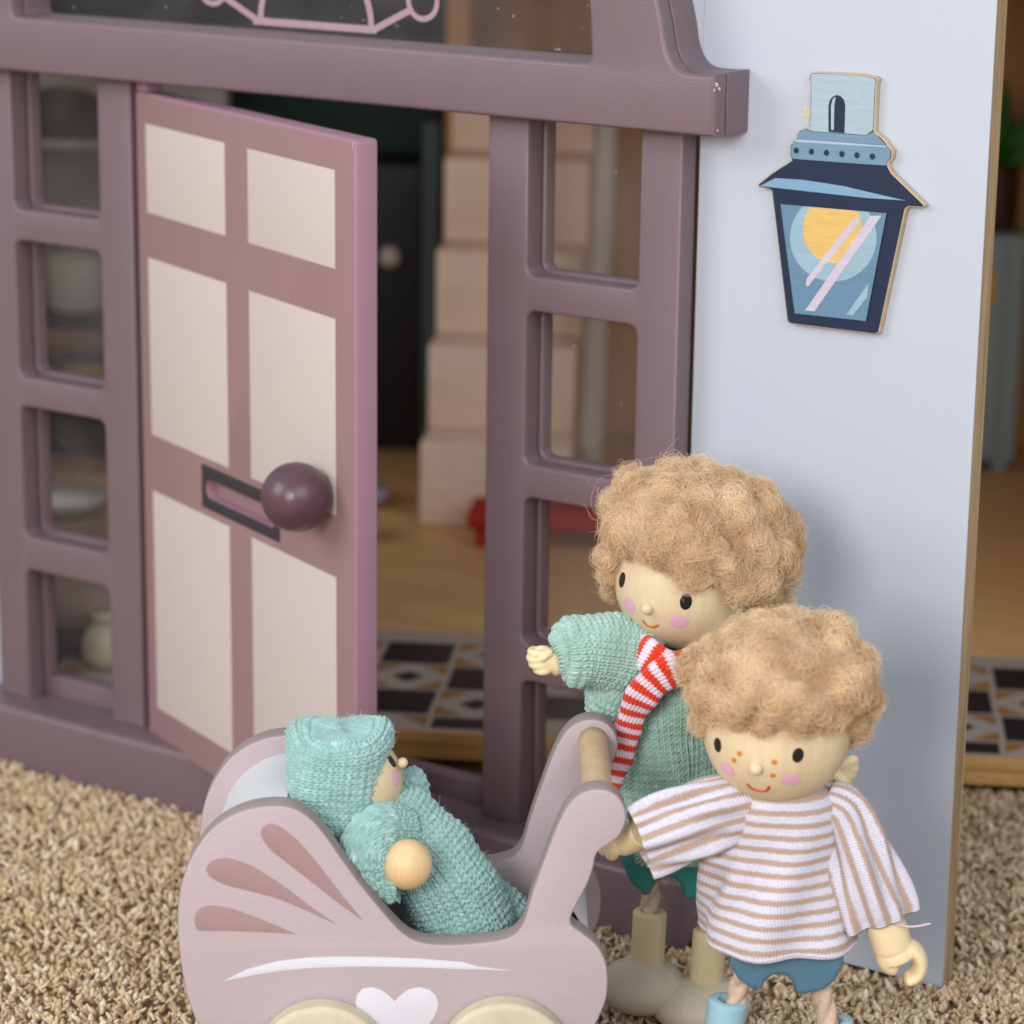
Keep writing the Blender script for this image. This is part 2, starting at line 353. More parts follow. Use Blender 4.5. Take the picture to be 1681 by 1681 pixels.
# ------------------------------------------------------------------ carpet
def carpet():
    M_BASE = paint('carpet_backing', (.33, .23, .13), rough=.95, var=.25, vs=30, bump=.5, bs=80, spec=.1)
    me = mesh_from([(-30, -30, -.047), (30, -30, -.047), (30, 30, -.047), (-30, 30, -.047)], [(0, 1, 2, 3)])
    obj('carpet', me, M_BASE, kind='structure')
    # tufts: short twisted ends of yarn
    m, nt, b = nodes('carpet_yarn'); L = nt.links.new
    at = N(nt, 'ShaderNodeAttribute', attribute_name='shade'); 
    cr = N(nt, 'ShaderNodeValToRGB'); L(at.outputs['Fac'], cr.inputs[0])
    e = cr.color_ramp.elements; e[0].color = rgba(srgb(174, 144, 108)); e[1].color = rgba(srgb(236, 219, 192))
    k = cr.color_ramp.elements.new(.45); k.color = rgba(srgb(208, 181, 144)); k = cr.color_ramp.elements.new(.75); k.color = rgba(srgb(222, 200, 168))
    tc = N(nt, 'ShaderNodeTexCoord'); n = N(nt, 'ShaderNodeTexNoise', i_Scale=160., i_Detail=3.); L(tc.outputs['Object'], n.inputs['Vector'])
    hs = N(nt, 'ShaderNodeHueSaturation'); r = N(nt, 'ShaderNodeMapRange', n_1=.25, n_2=.75, n_3=.8, n_4=1.15); L(n.outputs['Fac'], r.inputs[0]); L(r.outputs[0], hs.inputs['Value']); L(cr.outputs[0], hs.inputs['Color'])
    L(hs.outputs[0], b.inputs['Base Color']); b.inputs['Roughness'].default_value = .95; b.inputs['Specular IOR Level'].default_value = .1
    bp = N(nt, 'ShaderNodeBump', i_Strength=.6, i_Distance=.003); L(n.outputs['Fac'], bp.inputs['Height']); L(bp.outputs[0], b.inputs['Normal'])
    # unit tufts, four kinds
    kinds = []
    for kk in range(5):
        a0 = kk*1.3; pts = []; rad = []
        for t in np.linspace(0, 1, 5):
            ang = a0+t*(1.5+.3*kk); pts.append([.42*math.cos(ang), .42*math.sin(ang), .78*t]); rad.append([.50, .62, .66, .60, .36][int(round(t*4))])
        pts = np.array(pts); V = []
        for p, r_ in zip(pts, rad):
            for q in range(6): V.append(p+r_*np.array([math.cos(q*PI/3+p[2]*2.5), math.sin(q*PI/3+p[2]*2.5), .15*math.sin(q*2)]))
        V.append(pts[-1]+np.array([0, 0, .25])); V = np.array(V); Fc = []
        for i in range(4):
            for q in range(6):
                a, bb, c, d = i*6+q, i*6+(q+1) % 6, (i+1)*6+(q+1) % 6, (i+1)*6+q; Fc += [(a, bb, c), (a, c, d)]
        for q in range(6): Fc.append((24+q, 24+(q+1) % 6, 30))
        kinds.append((V, np.array(Fc)))
    # where: the carpet the camera can see, with a margin for a step to the side
    n = 170000; P = np.stack([rng.uniform(-3.2, 3.4, n), rng.uniform(-2.6, 3.2, n)], 1)
    q = (np.column_stack([P, np.zeros(n)])-CAM) @ RC.T
    u = 840.5+F*q[:, 0]/q[:, 2]; v = 840.5-F*q[:, 1]/q[:, 2]
    keep = (u > -420) & (u < 2150) & (v > 1120) & (v < 2000)
    out = (u < -60) | (u > 1750) | (v > 1720); keep &= ~out | (rng.random(n) < .6)     # thinner outside the picture
    # nothing under the dollhouse floor or under the threshold
    ha = math.radians(28.06); rel = P-np.array([-.7212, .5652]); dd = -rel[:, 0]*math.sin(ha)+rel[:, 1]*math.cos(ha)
    keep &= (dd < .05)
    keep &= ~((P[:, 1] > -.095) & (P[:, 1] < .13) & (P[:, 0] < .71) & (P[:, 0] > -2.2)); keep &= ~((P[:, 1] > .07) & (P[:, 1] < .145) & (P[:, 0] < 1.37) & (P[:, 0] > -2.2))
    keep &= ~((P[:, 1] > .1) & (u < 1380))
    P = P[keep]; n = len(P)
    Vs = []; Fs = []; Sh = []; off = 0
    kid = rng.integers(0, 5, n)
    for kk in range(5):
        idx = np.where(kid == kk)[0]; m_ = len(idx); V, Fc = kinds[kk]
        a = rng.uniform(0, 2*PI, m_); s = rng.uniform(.0088, .0152, m_); tx = rng.normal(0, .45, m_); ty = rng.normal(0, .45, m_)
        ca, sa = np.cos(a), np.sin(a)
        X = V[None, :, 0]*ca[:, None]-V[None, :, 1]*sa[:, None]; Y = V[None, :, 0]*sa[:, None]+V[None, :, 1]*ca[:, None]; Z = np.repeat(V[None, :, 2]*1.5, m_, 0)
        X = X+Z*tx[:, None]; Y = Y+Z*ty[:, None]
        bump = .012*np.sin(P[idx, 0]*9+2*np.sin(P[idx, 1]*7))*np.cos(P[idx, 1]*11)
        W = np.stack([P[idx, 0][:, None]+X*s[:, None], P[idx, 1][:, None]+Y*s[:, None], -.036+bump[:, None]+rng.uniform(-.012, .008, m_)[:, None]+Z*s[:, None]], -1)
        Vs.append(W.reshape(-1, 3)); Fs.append((Fc[None]+(off+np.arange(m_)*len(V))[:, None, None]).reshape(-1, 3)); off += m_*len(V)
        Sh.append(np.repeat(np.clip(rng.normal(.52, .26, m_), 0, 1), len(V)))
    V = np.concatenate(Vs).astype(np.float32); Fc = np.concatenate(Fs).astype(np.int32); S = np.concatenate(Sh).astype(np.float32)
    me = bpy.data.meshes.new('carpet_pile'); me.vertices.add(len(V)); me.vertices.foreach_set('co', V.ravel())
    me.loops.add(Fc.size); me.loops.foreach_set('vertex_index', Fc.ravel()); me.polygons.add(len(Fc)); me.polygons.foreach_set('loop_start', np.arange(len(Fc), dtype=np.int32)*3); me.polygons.foreach_set('loop_total', np.full(len(Fc), 3, np.int32))
    me.attributes.new('shade', 'FLOAT', 'POINT').data.foreach_set('value', S)
    me.update(calc_edges=True); me.shade_smooth()
    o = obj('carpet_pile', me, m, kind='stuff'); print('tufts', n, 'tris', len(Fc))
    # a few crumbs on the carpet
carpet()

# ------------------------------------------------------------------ front of the dollhouse
XA, XB, XC, XE = -1.2222, 0., .5823, 1.362
XM = (XA+XB)/2; DP = .0772
W1, W2 = .1246, .4605
front = thing('dollhouse_front', 'white dollhouse front with mauve window frames and pink door standing open', 'dollhouse', (0, .1, -.03))

def flat(loop, M, z=0.):
    me = mesh_from([(p[0], p[1], z) for p in loop], [tuple(range(len(loop)))]); me.transform(M); return me

# wall: plywood core with a thin white face
for lo, hi in (((.5862, -.03), (XE, 3.0)), ((.47, 2.085), (.5858, 3.0)), ((-2.6, -.03), (-1.812, 3.0))):
    wall = obj('plywood_wall', box((lo[0], DP+.004, lo[1]), (hi[0], .137, hi[1])), M_PLY, front)
    obj('wall_face', box((lo[0]+.0002, DP, lo[1]+.0004), (hi[0]+(.0004 if hi[0] == XE else -.0002), DP+.0038, hi[1]-.0004)), M_WHITE, wall)

def column(mir):
    zb = .150; zt = 2.0795
    def mp(lp): return [(2*XM-x, z) for x, z in lp][::-1] if mir else lp
    z1b, z2t, z2b, z3t, z3b, z4t = 1.6662, 1.5745, 1.1637, 1.0755, .67, .5685
    def loops(e, x0, x1):
        a, b = W1+e, W2-e; r = .028 if e == 0 else .022
        outer = rounded([(x0, zb), (a, zb), (a, z4t-e), (b, z4t-e), (b, zb), (x1, zb), (x1, zt), (b, zt), (b, z1b+e), (a, z1b+e), (a, zt), (x0, zt)],
                        [.006, 0, r, r, 0, .006, 0, 0, r, r, 0, 0])
        return [mp(outer)]+[mp(rounded(rect(a, z0+e, b, z1-e), r)) for z0, z1 in ((z2b, z2t), (z3b, z3t))]
    c = obj('side_window', plate(loops(0, 0, XC), 0, .070, .008, FAC(0)), M_FRAME, front)
    obj('inner_frame', plate(loops(.006, .016, XC-.022), 0, .048, .006, FAC(.0755)), M_FRAME, c)
    for z0, z1 in ((zb+.07, z4t), (z3b, z3t), (z2b, z2t), (z1b, zt)):
        x0, x1 = W1-.006, W2+.006
        if mir: x0, x1 = 2*XM-x1, 2*XM-x0
        obj('pane', box((x0, .1236, z0-.006), (x1, .1276, z1+.006)), M_PANE, c)
column(False); column(True)

# lintel with the arched fanlight
pr = [on_y(u, v, -.085) for u, v in [(1172, 121.7), (1149, 121.7), (1121.5, 117.8), (1105.7, 106), (1094, 78.5), (1088, 39), (1080, 0)]]
pr = [(p[0], p[2]) for p in pr]; pr[0] = (.7204, pr[0][1])
ARC_C = 2.25; ARC_R = math.hypot(pr[-1][0]-XM, pr[-1][1]-ARC_C); a0 = math.atan2(pr[-1][1]-ARC_C, pr[-1][0]-XM)
right = [tuple(p) for p in spline(pr, 4, False)]
arc = [(XM+ARC_R*math.cos(a), ARC_C+ARC_R*math.sin(a)) for a in np.linspace(a0, PI-a0, 64)][1:-1]
left = [(2*XM-x, z) for x, z in right][::-1]
outer = [(2*XM-.7204, 2.0800), (.7204, 2.0800)]+right+arc+left
RI = .972; ha_ = 0.02
inner = [(XM+RI*math.cos(a), ARC_C+RI*math.sin(a)) for a in np.linspace(ha_, PI-ha_, 48)]
zi = 2.2345; s_ = RI-.0
inner = rounded([(XM-s_, zi), (XM+s_, zi)]+inner, [.03, .03]+[0]*len(inner))
lin = obj('lintel', plate([outer, inner], 0, .0575, .013, FAC(-.0875), 3), M_FRAME, front)
obj('lintel_back', plate([outer, inner], 0, .106, .004, FAC(-.0292)), M_FRAME, lin)
gl = [(XM+(RI+.02)*math.cos(a), ARC_C+(RI+.02)*math.sin(a)) for a in np.linspace(0, PI, 40)]
obj('arch_pane', plate([[(XM-s_-.02, zi-.01), (XM+s_+.02, zi-.01)]+gl], 0, .004, .0005, FAC(.0785)), M_PANE, lin)
def stroke(pts, wd):
    P = np.array(pts, float); T = np.gradient(P, axis=0); T /= np.linalg.norm(T, axis=1)[:, None]; Nn = np.stack([-T[:, 1], T[:, 0]], 1)*wd/2
    A = P+Nn; B = P-Nn; n = len(P)
    return [tuple(x)+(0,) for x in A]+[tuple(x)+(0,) for x in B], [(i, n+i, n+i+1, i+1) for i in range(n-1)]
fm = []
cx = -.622; zb_ = 2.252
st = [([(cx-.215, zb_+.004), (cx+.205, zb_+.004)], .020), ([(cx+.188*math.cos(a), zb_+.01+.188*math.sin(a)) for a in np.linspace(0.02, PI-.02, 40)], .019)]
for sg in (-1, 1):
    st.append(([(cx+sg*.200, zb_+.006), (cx+sg*.315, zb_+.062)], .018))
    st.append(([(cx+sg*.357+.046*math.cos(a), zb_+.088+.046*math.sin(a)) for a in np.linspace(0, 2*PI, 33)], .015))
    st.append(([(cx+sg*.15, zb_+.15), (cx+sg*.26, zb_+.29)], .018))
    st.append(([(cx+sg*.29+.046*math.cos(a), zb_+.33+.046*math.sin(a)) for a in np.linspace(0, 2*PI, 33)], .015))
for k, (p, wd) in enumerate(st):
    v, f = stroke(p, wd); me = mesh_from(v, f); me.transform(FAC(.0778-.0001*k)); fm.append(me)
obj('fan_motif', join_meshes(fm), paint('fan_print', (.40, .25, .29), rough=.5, var=.02, bump=0), lin)

# threshold: a broad rounded step in front and a raised strip behind
bm_loop = rounded([(-1.99, -.105), (.70, -.105), (.70, .0725), (-1.99, .0725)], [.02, .05, .0, .0], 8)
Mth = frame((0, 0, .155), (1, 0, 0), (0, 1, 0))
th = obj('threshold', plate([bm_loop], 0, .20, .018, Mth, 3), M_FRAME, front)
obj('threshold_strip', box((-1.80, .079, -.04), (.575, .136, .212), .010), M_FRAME, th)

# door, hinged at its left edge and swung about 22 degrees towards the viewer
DA = math.radians(22.4); DH = np.array([-1.197, -.004, 0.]); DE1 = np.array([math.cos(DA), -math.sin(DA), 0]); DN = np.cross(DE1, EZ)
DW = 1.212; DT = .066; DZ0, DZ1 = .135, 2.046
def DF(off=0.): return frame(DH+DN*off, DE1, EZ)
def dxy(u, v, off=0.):
    p = on_plane(u, v, DN, DH+DN*off)-DH; return (p @ DE1, p[2])
slot_c = dxy(343, 805); 
sl = [dxy(331.6, 760.5), dxy(460, 891)]
slot = [sl[0][0]+.022, sl[1][0]-.022]; sz = (dxy(331.6, 760.5)[1]+dxy(332.5, 831)[1])/2; sh = (dxy(331.6, 760.5)[1]-dxy(332.5, 831)[1])
hole = rounded(rect(slot[0], sz-.030, slot[1], sz+.026), .026, 8)
body = rounded(rect(0, DZ0, DW, DZ1), .012, 4)
door = obj('door', plate([body, hole], 0, DT, .0055, DF()), M_DOOR, front)
obj('slot_back', plate([rounded(rect(slot[0]-.008, sz-.036, slot[1]+.008, sz+.034), .02)], -.032, .02, .001, DF()), M_DOORF, door)
obj('hinge_block', box((.0, -.060, DZ1+.0005), (.052, -.002, 2.0785), .004, DF() @ Matrix(((1, 0, 0, 0), (0, 0, 1, 0), (0, 1, 0, 0), (0, 0, 0, 1)))), M_DOOR, door)
shm = plate([rounded(rect(.0075, DZ0+.0075, DW-.0075, DZ1-.0075), .006, 3), hole], .0008, .0010, .0001, DF())
obj('front_print', shm, M_DOORF, door)
PX = [[(239.5, 204.2), (370.2, 234.8), (371.8, 386.7), (244.2, 352.6)], [(408.3, 243.4), (552.8, 278.8), (552.8, 439), (410.3, 398.5)],
      [(244.2, 426), (373, 464), (375.7, 767.6), (250.5, 716.6)], [(410.3, 477), (552.8, 522.2), (549.7, 840), (412.2, 785.3)],
      [(250.5, 808.8), (377.7, 863.8), (378.3, 1231), (258, 1164)], [(412, 880), (550.5, 944), None, None]]
cols = [[], []]; rows = []
for k, q in enumerate(PX):
    w_ = [dxy(*p) for p in q if p is not None]
    cols[k % 2].append((np.mean([w_[0][0]]+([w_[3][0]] if len(w_) > 3 else [])), np.mean([w_[1][0]]+([w_[2][0]] if len(w_) > 3 else []))))
    rows.append((np.mean([w_[0][1], w_[1][1]]), np.mean([w_[2][1], w_[3][1]]) if len(w_) > 3 else None))
cx0 = np.mean(cols[0], axis=0); cx1 = np.mean(cols[1], axis=0)
print('door cols', cols, 'rows', rows)
for r in range(3):
    a = rows[2*r]; b_ = rows[2*r+1]; zt = (a[0]+b_[0])/2; zb2 = (a[1]+b_[1])/2 if b_[1] is not None else a[1]
    for xx in (cx0, cx1):
        obj('painted_panel', plate([rect(xx[0], zb2, xx[1], zt)], .0014, .0012, .0001, DF()), M_CREAM, door)
obj('letter_plate', plate([rect(sl[0][0], sz-sh/2, sl[1][0], sz+sh/2), hole], .0020, .0012, .0001, DF()), M_SLOT, door)
# knob
KR = .0905; kc = on_plane(486, 816, DN, DH+DN*.088)
kn = obj('knob', join_meshes([ball(kc, KR, 48, 32), loft([kc-DN*.09, kc-DN*.05], [.03, .03], [.03, .03], 24, 6)]), M_KNOB, door)

# small chips and marks of use
M_CHIP = paint('bare_primer', srgb(184, 162, 168), rough=.6, bump=0); M_GLUE = paint('yellow_glue', srgb(214, 204, 150), rough=.5, bump=0)
def chip(nm, pts, M, z, mat, parent):
    obj(nm, flat(pts, M, z), mat, parent)
chip('paint_chip', [(DW-.016, DZ1-.010), (DW-.005, DZ1-.004), (DW-.004, DZ1-.022), (DW-.008, DZ1-.030), (DW-.010, DZ1-.017)], DF(), .0016, M_CHIP, door)
for u, v, r in ((1176, 139, 3.2), (1181, 146, 2.2), (1173, 148, 1.8), (1178, 214, 1.6)):
    p = on_y(u, v, -.0877); r *= 7/F
    chip('paint_chip', [(p[0]+r*math.cos(a)*(1+.4*math.sin(3*a+u)), p[2]+r*math.sin(a)*(1.3+.4*math.cos(2*a+v))) for a in np.linspace(0, 2*PI, 12)[:-1]], FAC(-.0877), 0, M_CHIP, lin)
q = dxy(538, 369); chip('paint_fleck', [(q[0]+.004*math.cos(a), q[1]+.008*math.sin(a)) for a in np.linspace(0, 2*PI, 10)[:-1]], DF(), .0019, M_GLUE, door)
for u, v, r in ((1322, 178, 4), (1327, 186, 5), (1319, 190, 3), (1325, 198, 2.5)):
    p = on_y(u, v, DP-.0004); r *= 7/F
    chip('glue_mark', [(p[0]+r*math.cos(a)*(1+.4*math.sin(3*a+u)), p[2]+r*math.sin(a)*(1+.3*math.cos(2*a+v))) for a in np.linspace(0, 2*PI, 12)[:-1]], FAC(DP-.0004), 0, M_GLUE, front)

# ------------------------------------------------------------------ lantern plaque on the wall
def lantern():
    y0 = .0552
    def c(p): q = on_y(1120+p[0]/2.9964, p[1]/2.9964, y0); return (q[0], q[2])
    def cl(ps): return [c(p) for p in ps]
    o = cl([(628, 365), (640, 355), (760, 358), (880, 365), (950, 378), (962, 392), (955, 415), (945, 640), (952, 654), (975, 670), (1000, 695), (1012, 715), (1035, 740), (1032, 780), (1012, 803), (1013, 818),
            (1030, 850), (1185, 1000), (1194, 1012), (1180, 1022), (1112, 1018), (1098, 1030), (968, 1636), (955, 1644), (940, 1645), (540, 1595), (522, 1588), (515, 1575), (440, 940), (425, 932), (378, 920), (370, 912), (376, 902), (440, 850), (538, 788), (530, 760), (530, 715), (545, 695), (560, 683), (565, 655), (580, 638), (618, 624), (626, 615), (632, 410), (624, 390)])
    navy = (.012, .022, .055); t = thing('wall_lantern', 'flat blue wooden lantern plaque with yellow flame on white wall', 'wall lantern', (on_y(1380, 340, DP)))
    obj('board', plate([o], 0, .0215, .0022, FAC(y0)), M_BIRCH, t)
    def ink(nm, col): 
        m = wood(nm, [x*.86 for x in col], [x*1.1 for x in col], stretch=(1.5, 1, 14), scale=22., rough=.5, bump=.10, rings=.3); return m
    mn = ink('navy_ink', navy); mp = ink('pale_blue_ink', (.37, .47, .53)); mb = ink('mid_blue_ink', (.165, .27, .365)); ml = ink('light_ink', (.40, .50, .585))
    mg = ink('glass_blue_ink', (.125, .235, .335)); mh = ink('halo_ink', (.30, .43, .51)); my = ink('yellow_ink', (.70, .46, .14)); mw = ink('glint_ink', (.56, .50, .58)); me_ = ink('eave_ink', (.20, .35, .50))
    lay = [0]
    def pr(nm, pts, m, raw=False):
        lay[0] += 1
        loop = pts if raw else cl(pts)
        obj(nm, flat(loop, FAC(y0-.0004-.00025*lay[0])), m, t)
    # inset printed face: the navy ground follows the board's edge
    cen = np.mean(np.array(o), axis=0)
    P = np.array(o); n = len(P); ins = []
    for i in range(n):
        a, b, d = P[i-1], P[i], P[(i+1) % n]; t1 = nrm(b-a); t2 = nrm(d-b); nn = nrm(np.array([-(t1+t2)[1], (t1+t2)[0]])); ins.append(b-nn*.0026)
    def area2(L_): L_ = np.array(L_); return .5*np.sum(L_[:, 0]*np.roll(L_[:, 1], -1)-np.roll(L_[:, 0], -1)*L_[:, 1])
    if abs(area2(ins)) > abs(area2(o)): ins = [2*np.array(P[i])-np.array(ins[i]) for i in range(n)]
    pr('navy_ground', [tuple(p) for p in ins], mn, True)
    pr('cap', [(634, 371), (640, 363), (760, 365), (880, 372), (944, 384), (953, 396), (948, 415), (938, 640), (905, 664), (790, 655), (645, 646), (606, 632), (632, 622), (638, 410), (632, 392)], mp)
    pr('vent', [(720, 648), (720, 520), (727, 492), (742, 474), (760, 467), (780, 472), (796, 490), (803, 518), (799, 655)], mn)
    pr('vent_glint', [(733, 638), (733, 520), (741, 488), (756, 474), (749, 520), (747, 639)], mp)
    pr('upper_band', [(600, 634), (645, 648), (905, 666), (940, 648), (968, 676), (994, 702), (1002, 714), (800, 700), (566, 684), (572, 655)], mb)
    pr('lower_band', [(552, 690), (566, 685), (800, 701), (1005, 716), (1028, 742), (1024, 778), (1007, 800), (1006, 814), (800, 800), (545, 780), (538, 757), (538, 718)], mb)
    pr('band_line', [(556, 690), (568, 685), (800, 701), (1002, 716), (1010, 724), (800, 712), (560, 697)], ml)
    for x, y in ((563, 740), (638, 745), (712, 751), (788, 757), (862, 763), (938, 769)):
        pr('rivet', [(x+13*math.cos(a), y+15*math.sin(a)) for a in np.linspace(0, 2*PI, 17)[:-1]], mn)
    pr('eave_shine', [(384, 914), (463, 875), (600, 884), (800, 915), (960, 953), (1104, 986), (900, 972), (600, 938)], me_)
    glass = [(487, 1003), (1008, 1048), (907, 1578), (557, 1540)]
    pr('glass', glass, mg)
    def clip_top(pts): 
        out = []
        for x, y in pts: out.append((x, max(y, 1004+(x-487)*45/521)))
        return out
    pr('halo', clip_top([(747+213*math.cos(a), 1168+216*math.sin(a)) for a in np.linspace(0, 2*PI, 49)[:-1]]), mh)
    pr('flame', clip_top([(744+145*math.cos(a), 1125+168*math.sin(a)) for a in np.linspace(0, 2*PI, 41)[:-1]]), my)
    pr('glint', [(850, 1070), (866, 1068), (880, 1085), (622, 1410), (612, 1400), (616, 1370)], mw)
    pr('glint', [(930, 1060), (985, 1060), (655, 1530), (610, 1525)], mw)
    pr('glint', [(922, 1390), (915, 1460), (845, 1550), (812, 1545)], mh)
lantern()

# ------------------------------------------------------------------ the room of the dollhouse behind the open front
HA = math.radians(28.06); HO = np.array([-.7212, .5652, 0.])
H1 = np.array([math.cos(HA), math.sin(HA), 0]); H2 = np.array([-math.sin(HA), math.cos(HA), 0])
MH = Matrix([[H1[i], H2[i], EZ[i], HO[i]] for i in range(3)]+[[0, 0, 0, 1]])      # local x along the front, y into the room
def hw(s, d, z): return HO+H1*s+H2*d+EZ*z
def hbox(lo, hi, bev=.004): return box(lo, hi, bev, MH)
def room():
    t = thing('dollhouse_room', 'open wooden dollhouse room with printed floor and wooden stairs behind the pink door', 'dollhouse room', hw(.5, 0, 0))
    M_OAK = wood('oak_floor', srgb(200, 156, 102), srgb(228, 188, 132), stretch=(1.5, 14, 4), scale=5., rough=.5)
    M_EDGE = wood('board_edge', srgb(190, 140, 78), srgb(222, 174, 108), stretch=(1.2, 8, 10), scale=6., rough=.6)
    M_BROWN = wood('brown_wall', srgb(172, 126, 78), srgb(204, 156, 102), stretch=(10, 1, 1.2), scale=3., rough=.6)
    M_STEP = wood('stair_beech', srgb(226, 196, 174), srgb(242, 214, 192), stretch=(3, 3, 9), scale=4., rough=.55)
    M_GREEN = paint('dark_green_wall', srgb(34, 66, 56), rough=.6, var=.2, vs=3, bump=.05)
    M_BLK = paint('black_print', srgb(34, 32, 36), rough=.5, var=.1, bump=.02); M_CRM = paint('cream_floor_print', srgb(178, 168, 158), rough=.5, var=.05, bump=.02); M_GLD = paint('gold_print', srgb(160, 114, 54), rough=.5, var=.08, bump=.02)
    x0, x1, D = -2.4, 2.75, 4.05
    LF = lambda s: .16+(-1.05-s)*.55                           # the room's left end lies behind the hinged front
    FL = frame(HO, H1, H2)
    obj('floor_board', plate([[(x0, LF(x0)), (-1.05, LF(-1.05)), (-1.05, 0), (x1, 0), (x1, D), (x0, D)]], .0895, .0375, .003, FL), M_EDGE, t)
    obj('base_board', hbox((-1.04, .012, .0), (x1, .06, .050), .003), M_EDGE, t)
    f = obj('floor', hbox((x0+.01, 1.02, .0897), (x1, D-.01, .0935), .0005), M_OAK, t)
    # printed tiles along the front of the floor
    cells = .25; v = []; fc = []; mi = []
    def poly(pts, m, z):
        i = len(v); v.extend([(p[0], p[1], z) for p in pts]); fc.append(tuple(range(i, i+len(pts)))); mi.append(m)
    poly([(x0+.01, LF(x0)+.03), (-1.04, LF(-1.05)+.03), (-1.04, .022), (x1, .022), (x1, 1.015), (x0+.01, 1.015)], 1, .0902)
    nj = 4
    for j in range(nj):
        for i in range(-10, 11):
            s0 = i*cells+.10; d0 = .025+j*cells-.12
            d0c = max(d0, .03); d1 = min(d0+cells, 1.01); s1 = s0+cells
            if s0 < x0+.02 or s1 > x1 or (s0 < -1.05 and d0c < LF(s0)+.03): continue
            e = .012
            if (i+j) % 2 == 0: poly([(s0+e, d0c+e), (s1-e, d0c+e), (s1-e, d1-e), (s0+e, d1-e)], 0, .0906)
            elif d0 > 0 or True:
                c = ((s0+s1)/2, (d0+d0+cells)/2); h = cells/2
                if c[1]-h*.4 > .03 and c[1]+h*.4 < 1.0:
                    poly([(c[0]-h*.42, c[1]), (c[0], c[1]-h*.42), (c[0]+h*.42, c[1]), (c[0], c[1]+h*.42)], 0, .0910)
                for sx in (-1, 1):
                    for sy in (-1, 1):
                        p = [(c[0]+sx*h*.95, c[1]+sy*h*.22), (c[0]+sx*h*.95, c[1]+sy*h*.95), (c[0]+sx*h*.22, c[1]+sy*h*.95)]
                        if sx*sy < 0: p = p[::-1]
                        p = [(a, min(max(b, .03), 1.01)) for a, b in p]
                        poly(p, 2, .0906)
        # gold bands
    me = mesh_from(v, fc); me.polygons.foreach_set('material_index', mi); me.transform(MH)
    pr = obj('printed_tiles', me, None, f)
    for m in (M_BLK, M_CRM, M_GLD): me.materials.append(m)
    me.polygons.foreach_set('material_index', mi)
    wl = obj('back_wall', hbox((x0, D, .0), (x1, D+.05, 3.0), .002), M_BROWN, t)
    obj('side_wall', hbox((x0-.05, .95, .0), (x0-.001, D+.05, 3.0), .002), M_BROWN, t)
    obj('side_wall', hbox((x1+.001, .0, .0), (x1+.05, D+.05, 3.0), .002), M_BROWN, t)
    obj('ceiling', hbox((x0, 1.3, 2.46), (x1, D-.002, 2.50), .002), M_OAK, t)
    obj('green_wall', hbox((-2.38, D-.03, .095), (-.29, D-.004, 2.6), .002), M_GREEN, wl)
    obj('wall_beam', hbox((-.9, D-.07, 1.60), (-.30, D-.033, 1.70), .004), M_EDGE, wl)
    obj('wall_post', hbox((-.285, D-.6, .095), (-.19, D-.5, 2.6), .004), M_EDGE, wl)
    # staircase: deep wooden blocks
    st = obj('staircase', hbox((-.22, 2.62, .0945), (.36, 3.9, .30), .004), M_STEP, t)
    n = 5
    for k in range(n):
        d0 = 2.36+.225*k; z0 = .0945+.333*k
        obj('step', hbox((-.238+.0*k, d0, z0+.003), (.34, d0+.9, z0+.333), .008), M_STEP, st)
    M_POST = paint('pale_post', srgb(176, 166, 156), rough=.5, var=.06)
    for k, (s, d, zt) in enumerate(((.405, 2.5, 1.9),)):
        obj('stair_post', loft([hw(s, d, .094), hw(s+.05, d+.12, 2.3)], [.045, .045], [.045, .045], 20, 6), M_POST, st)
    return t
room_t = room()

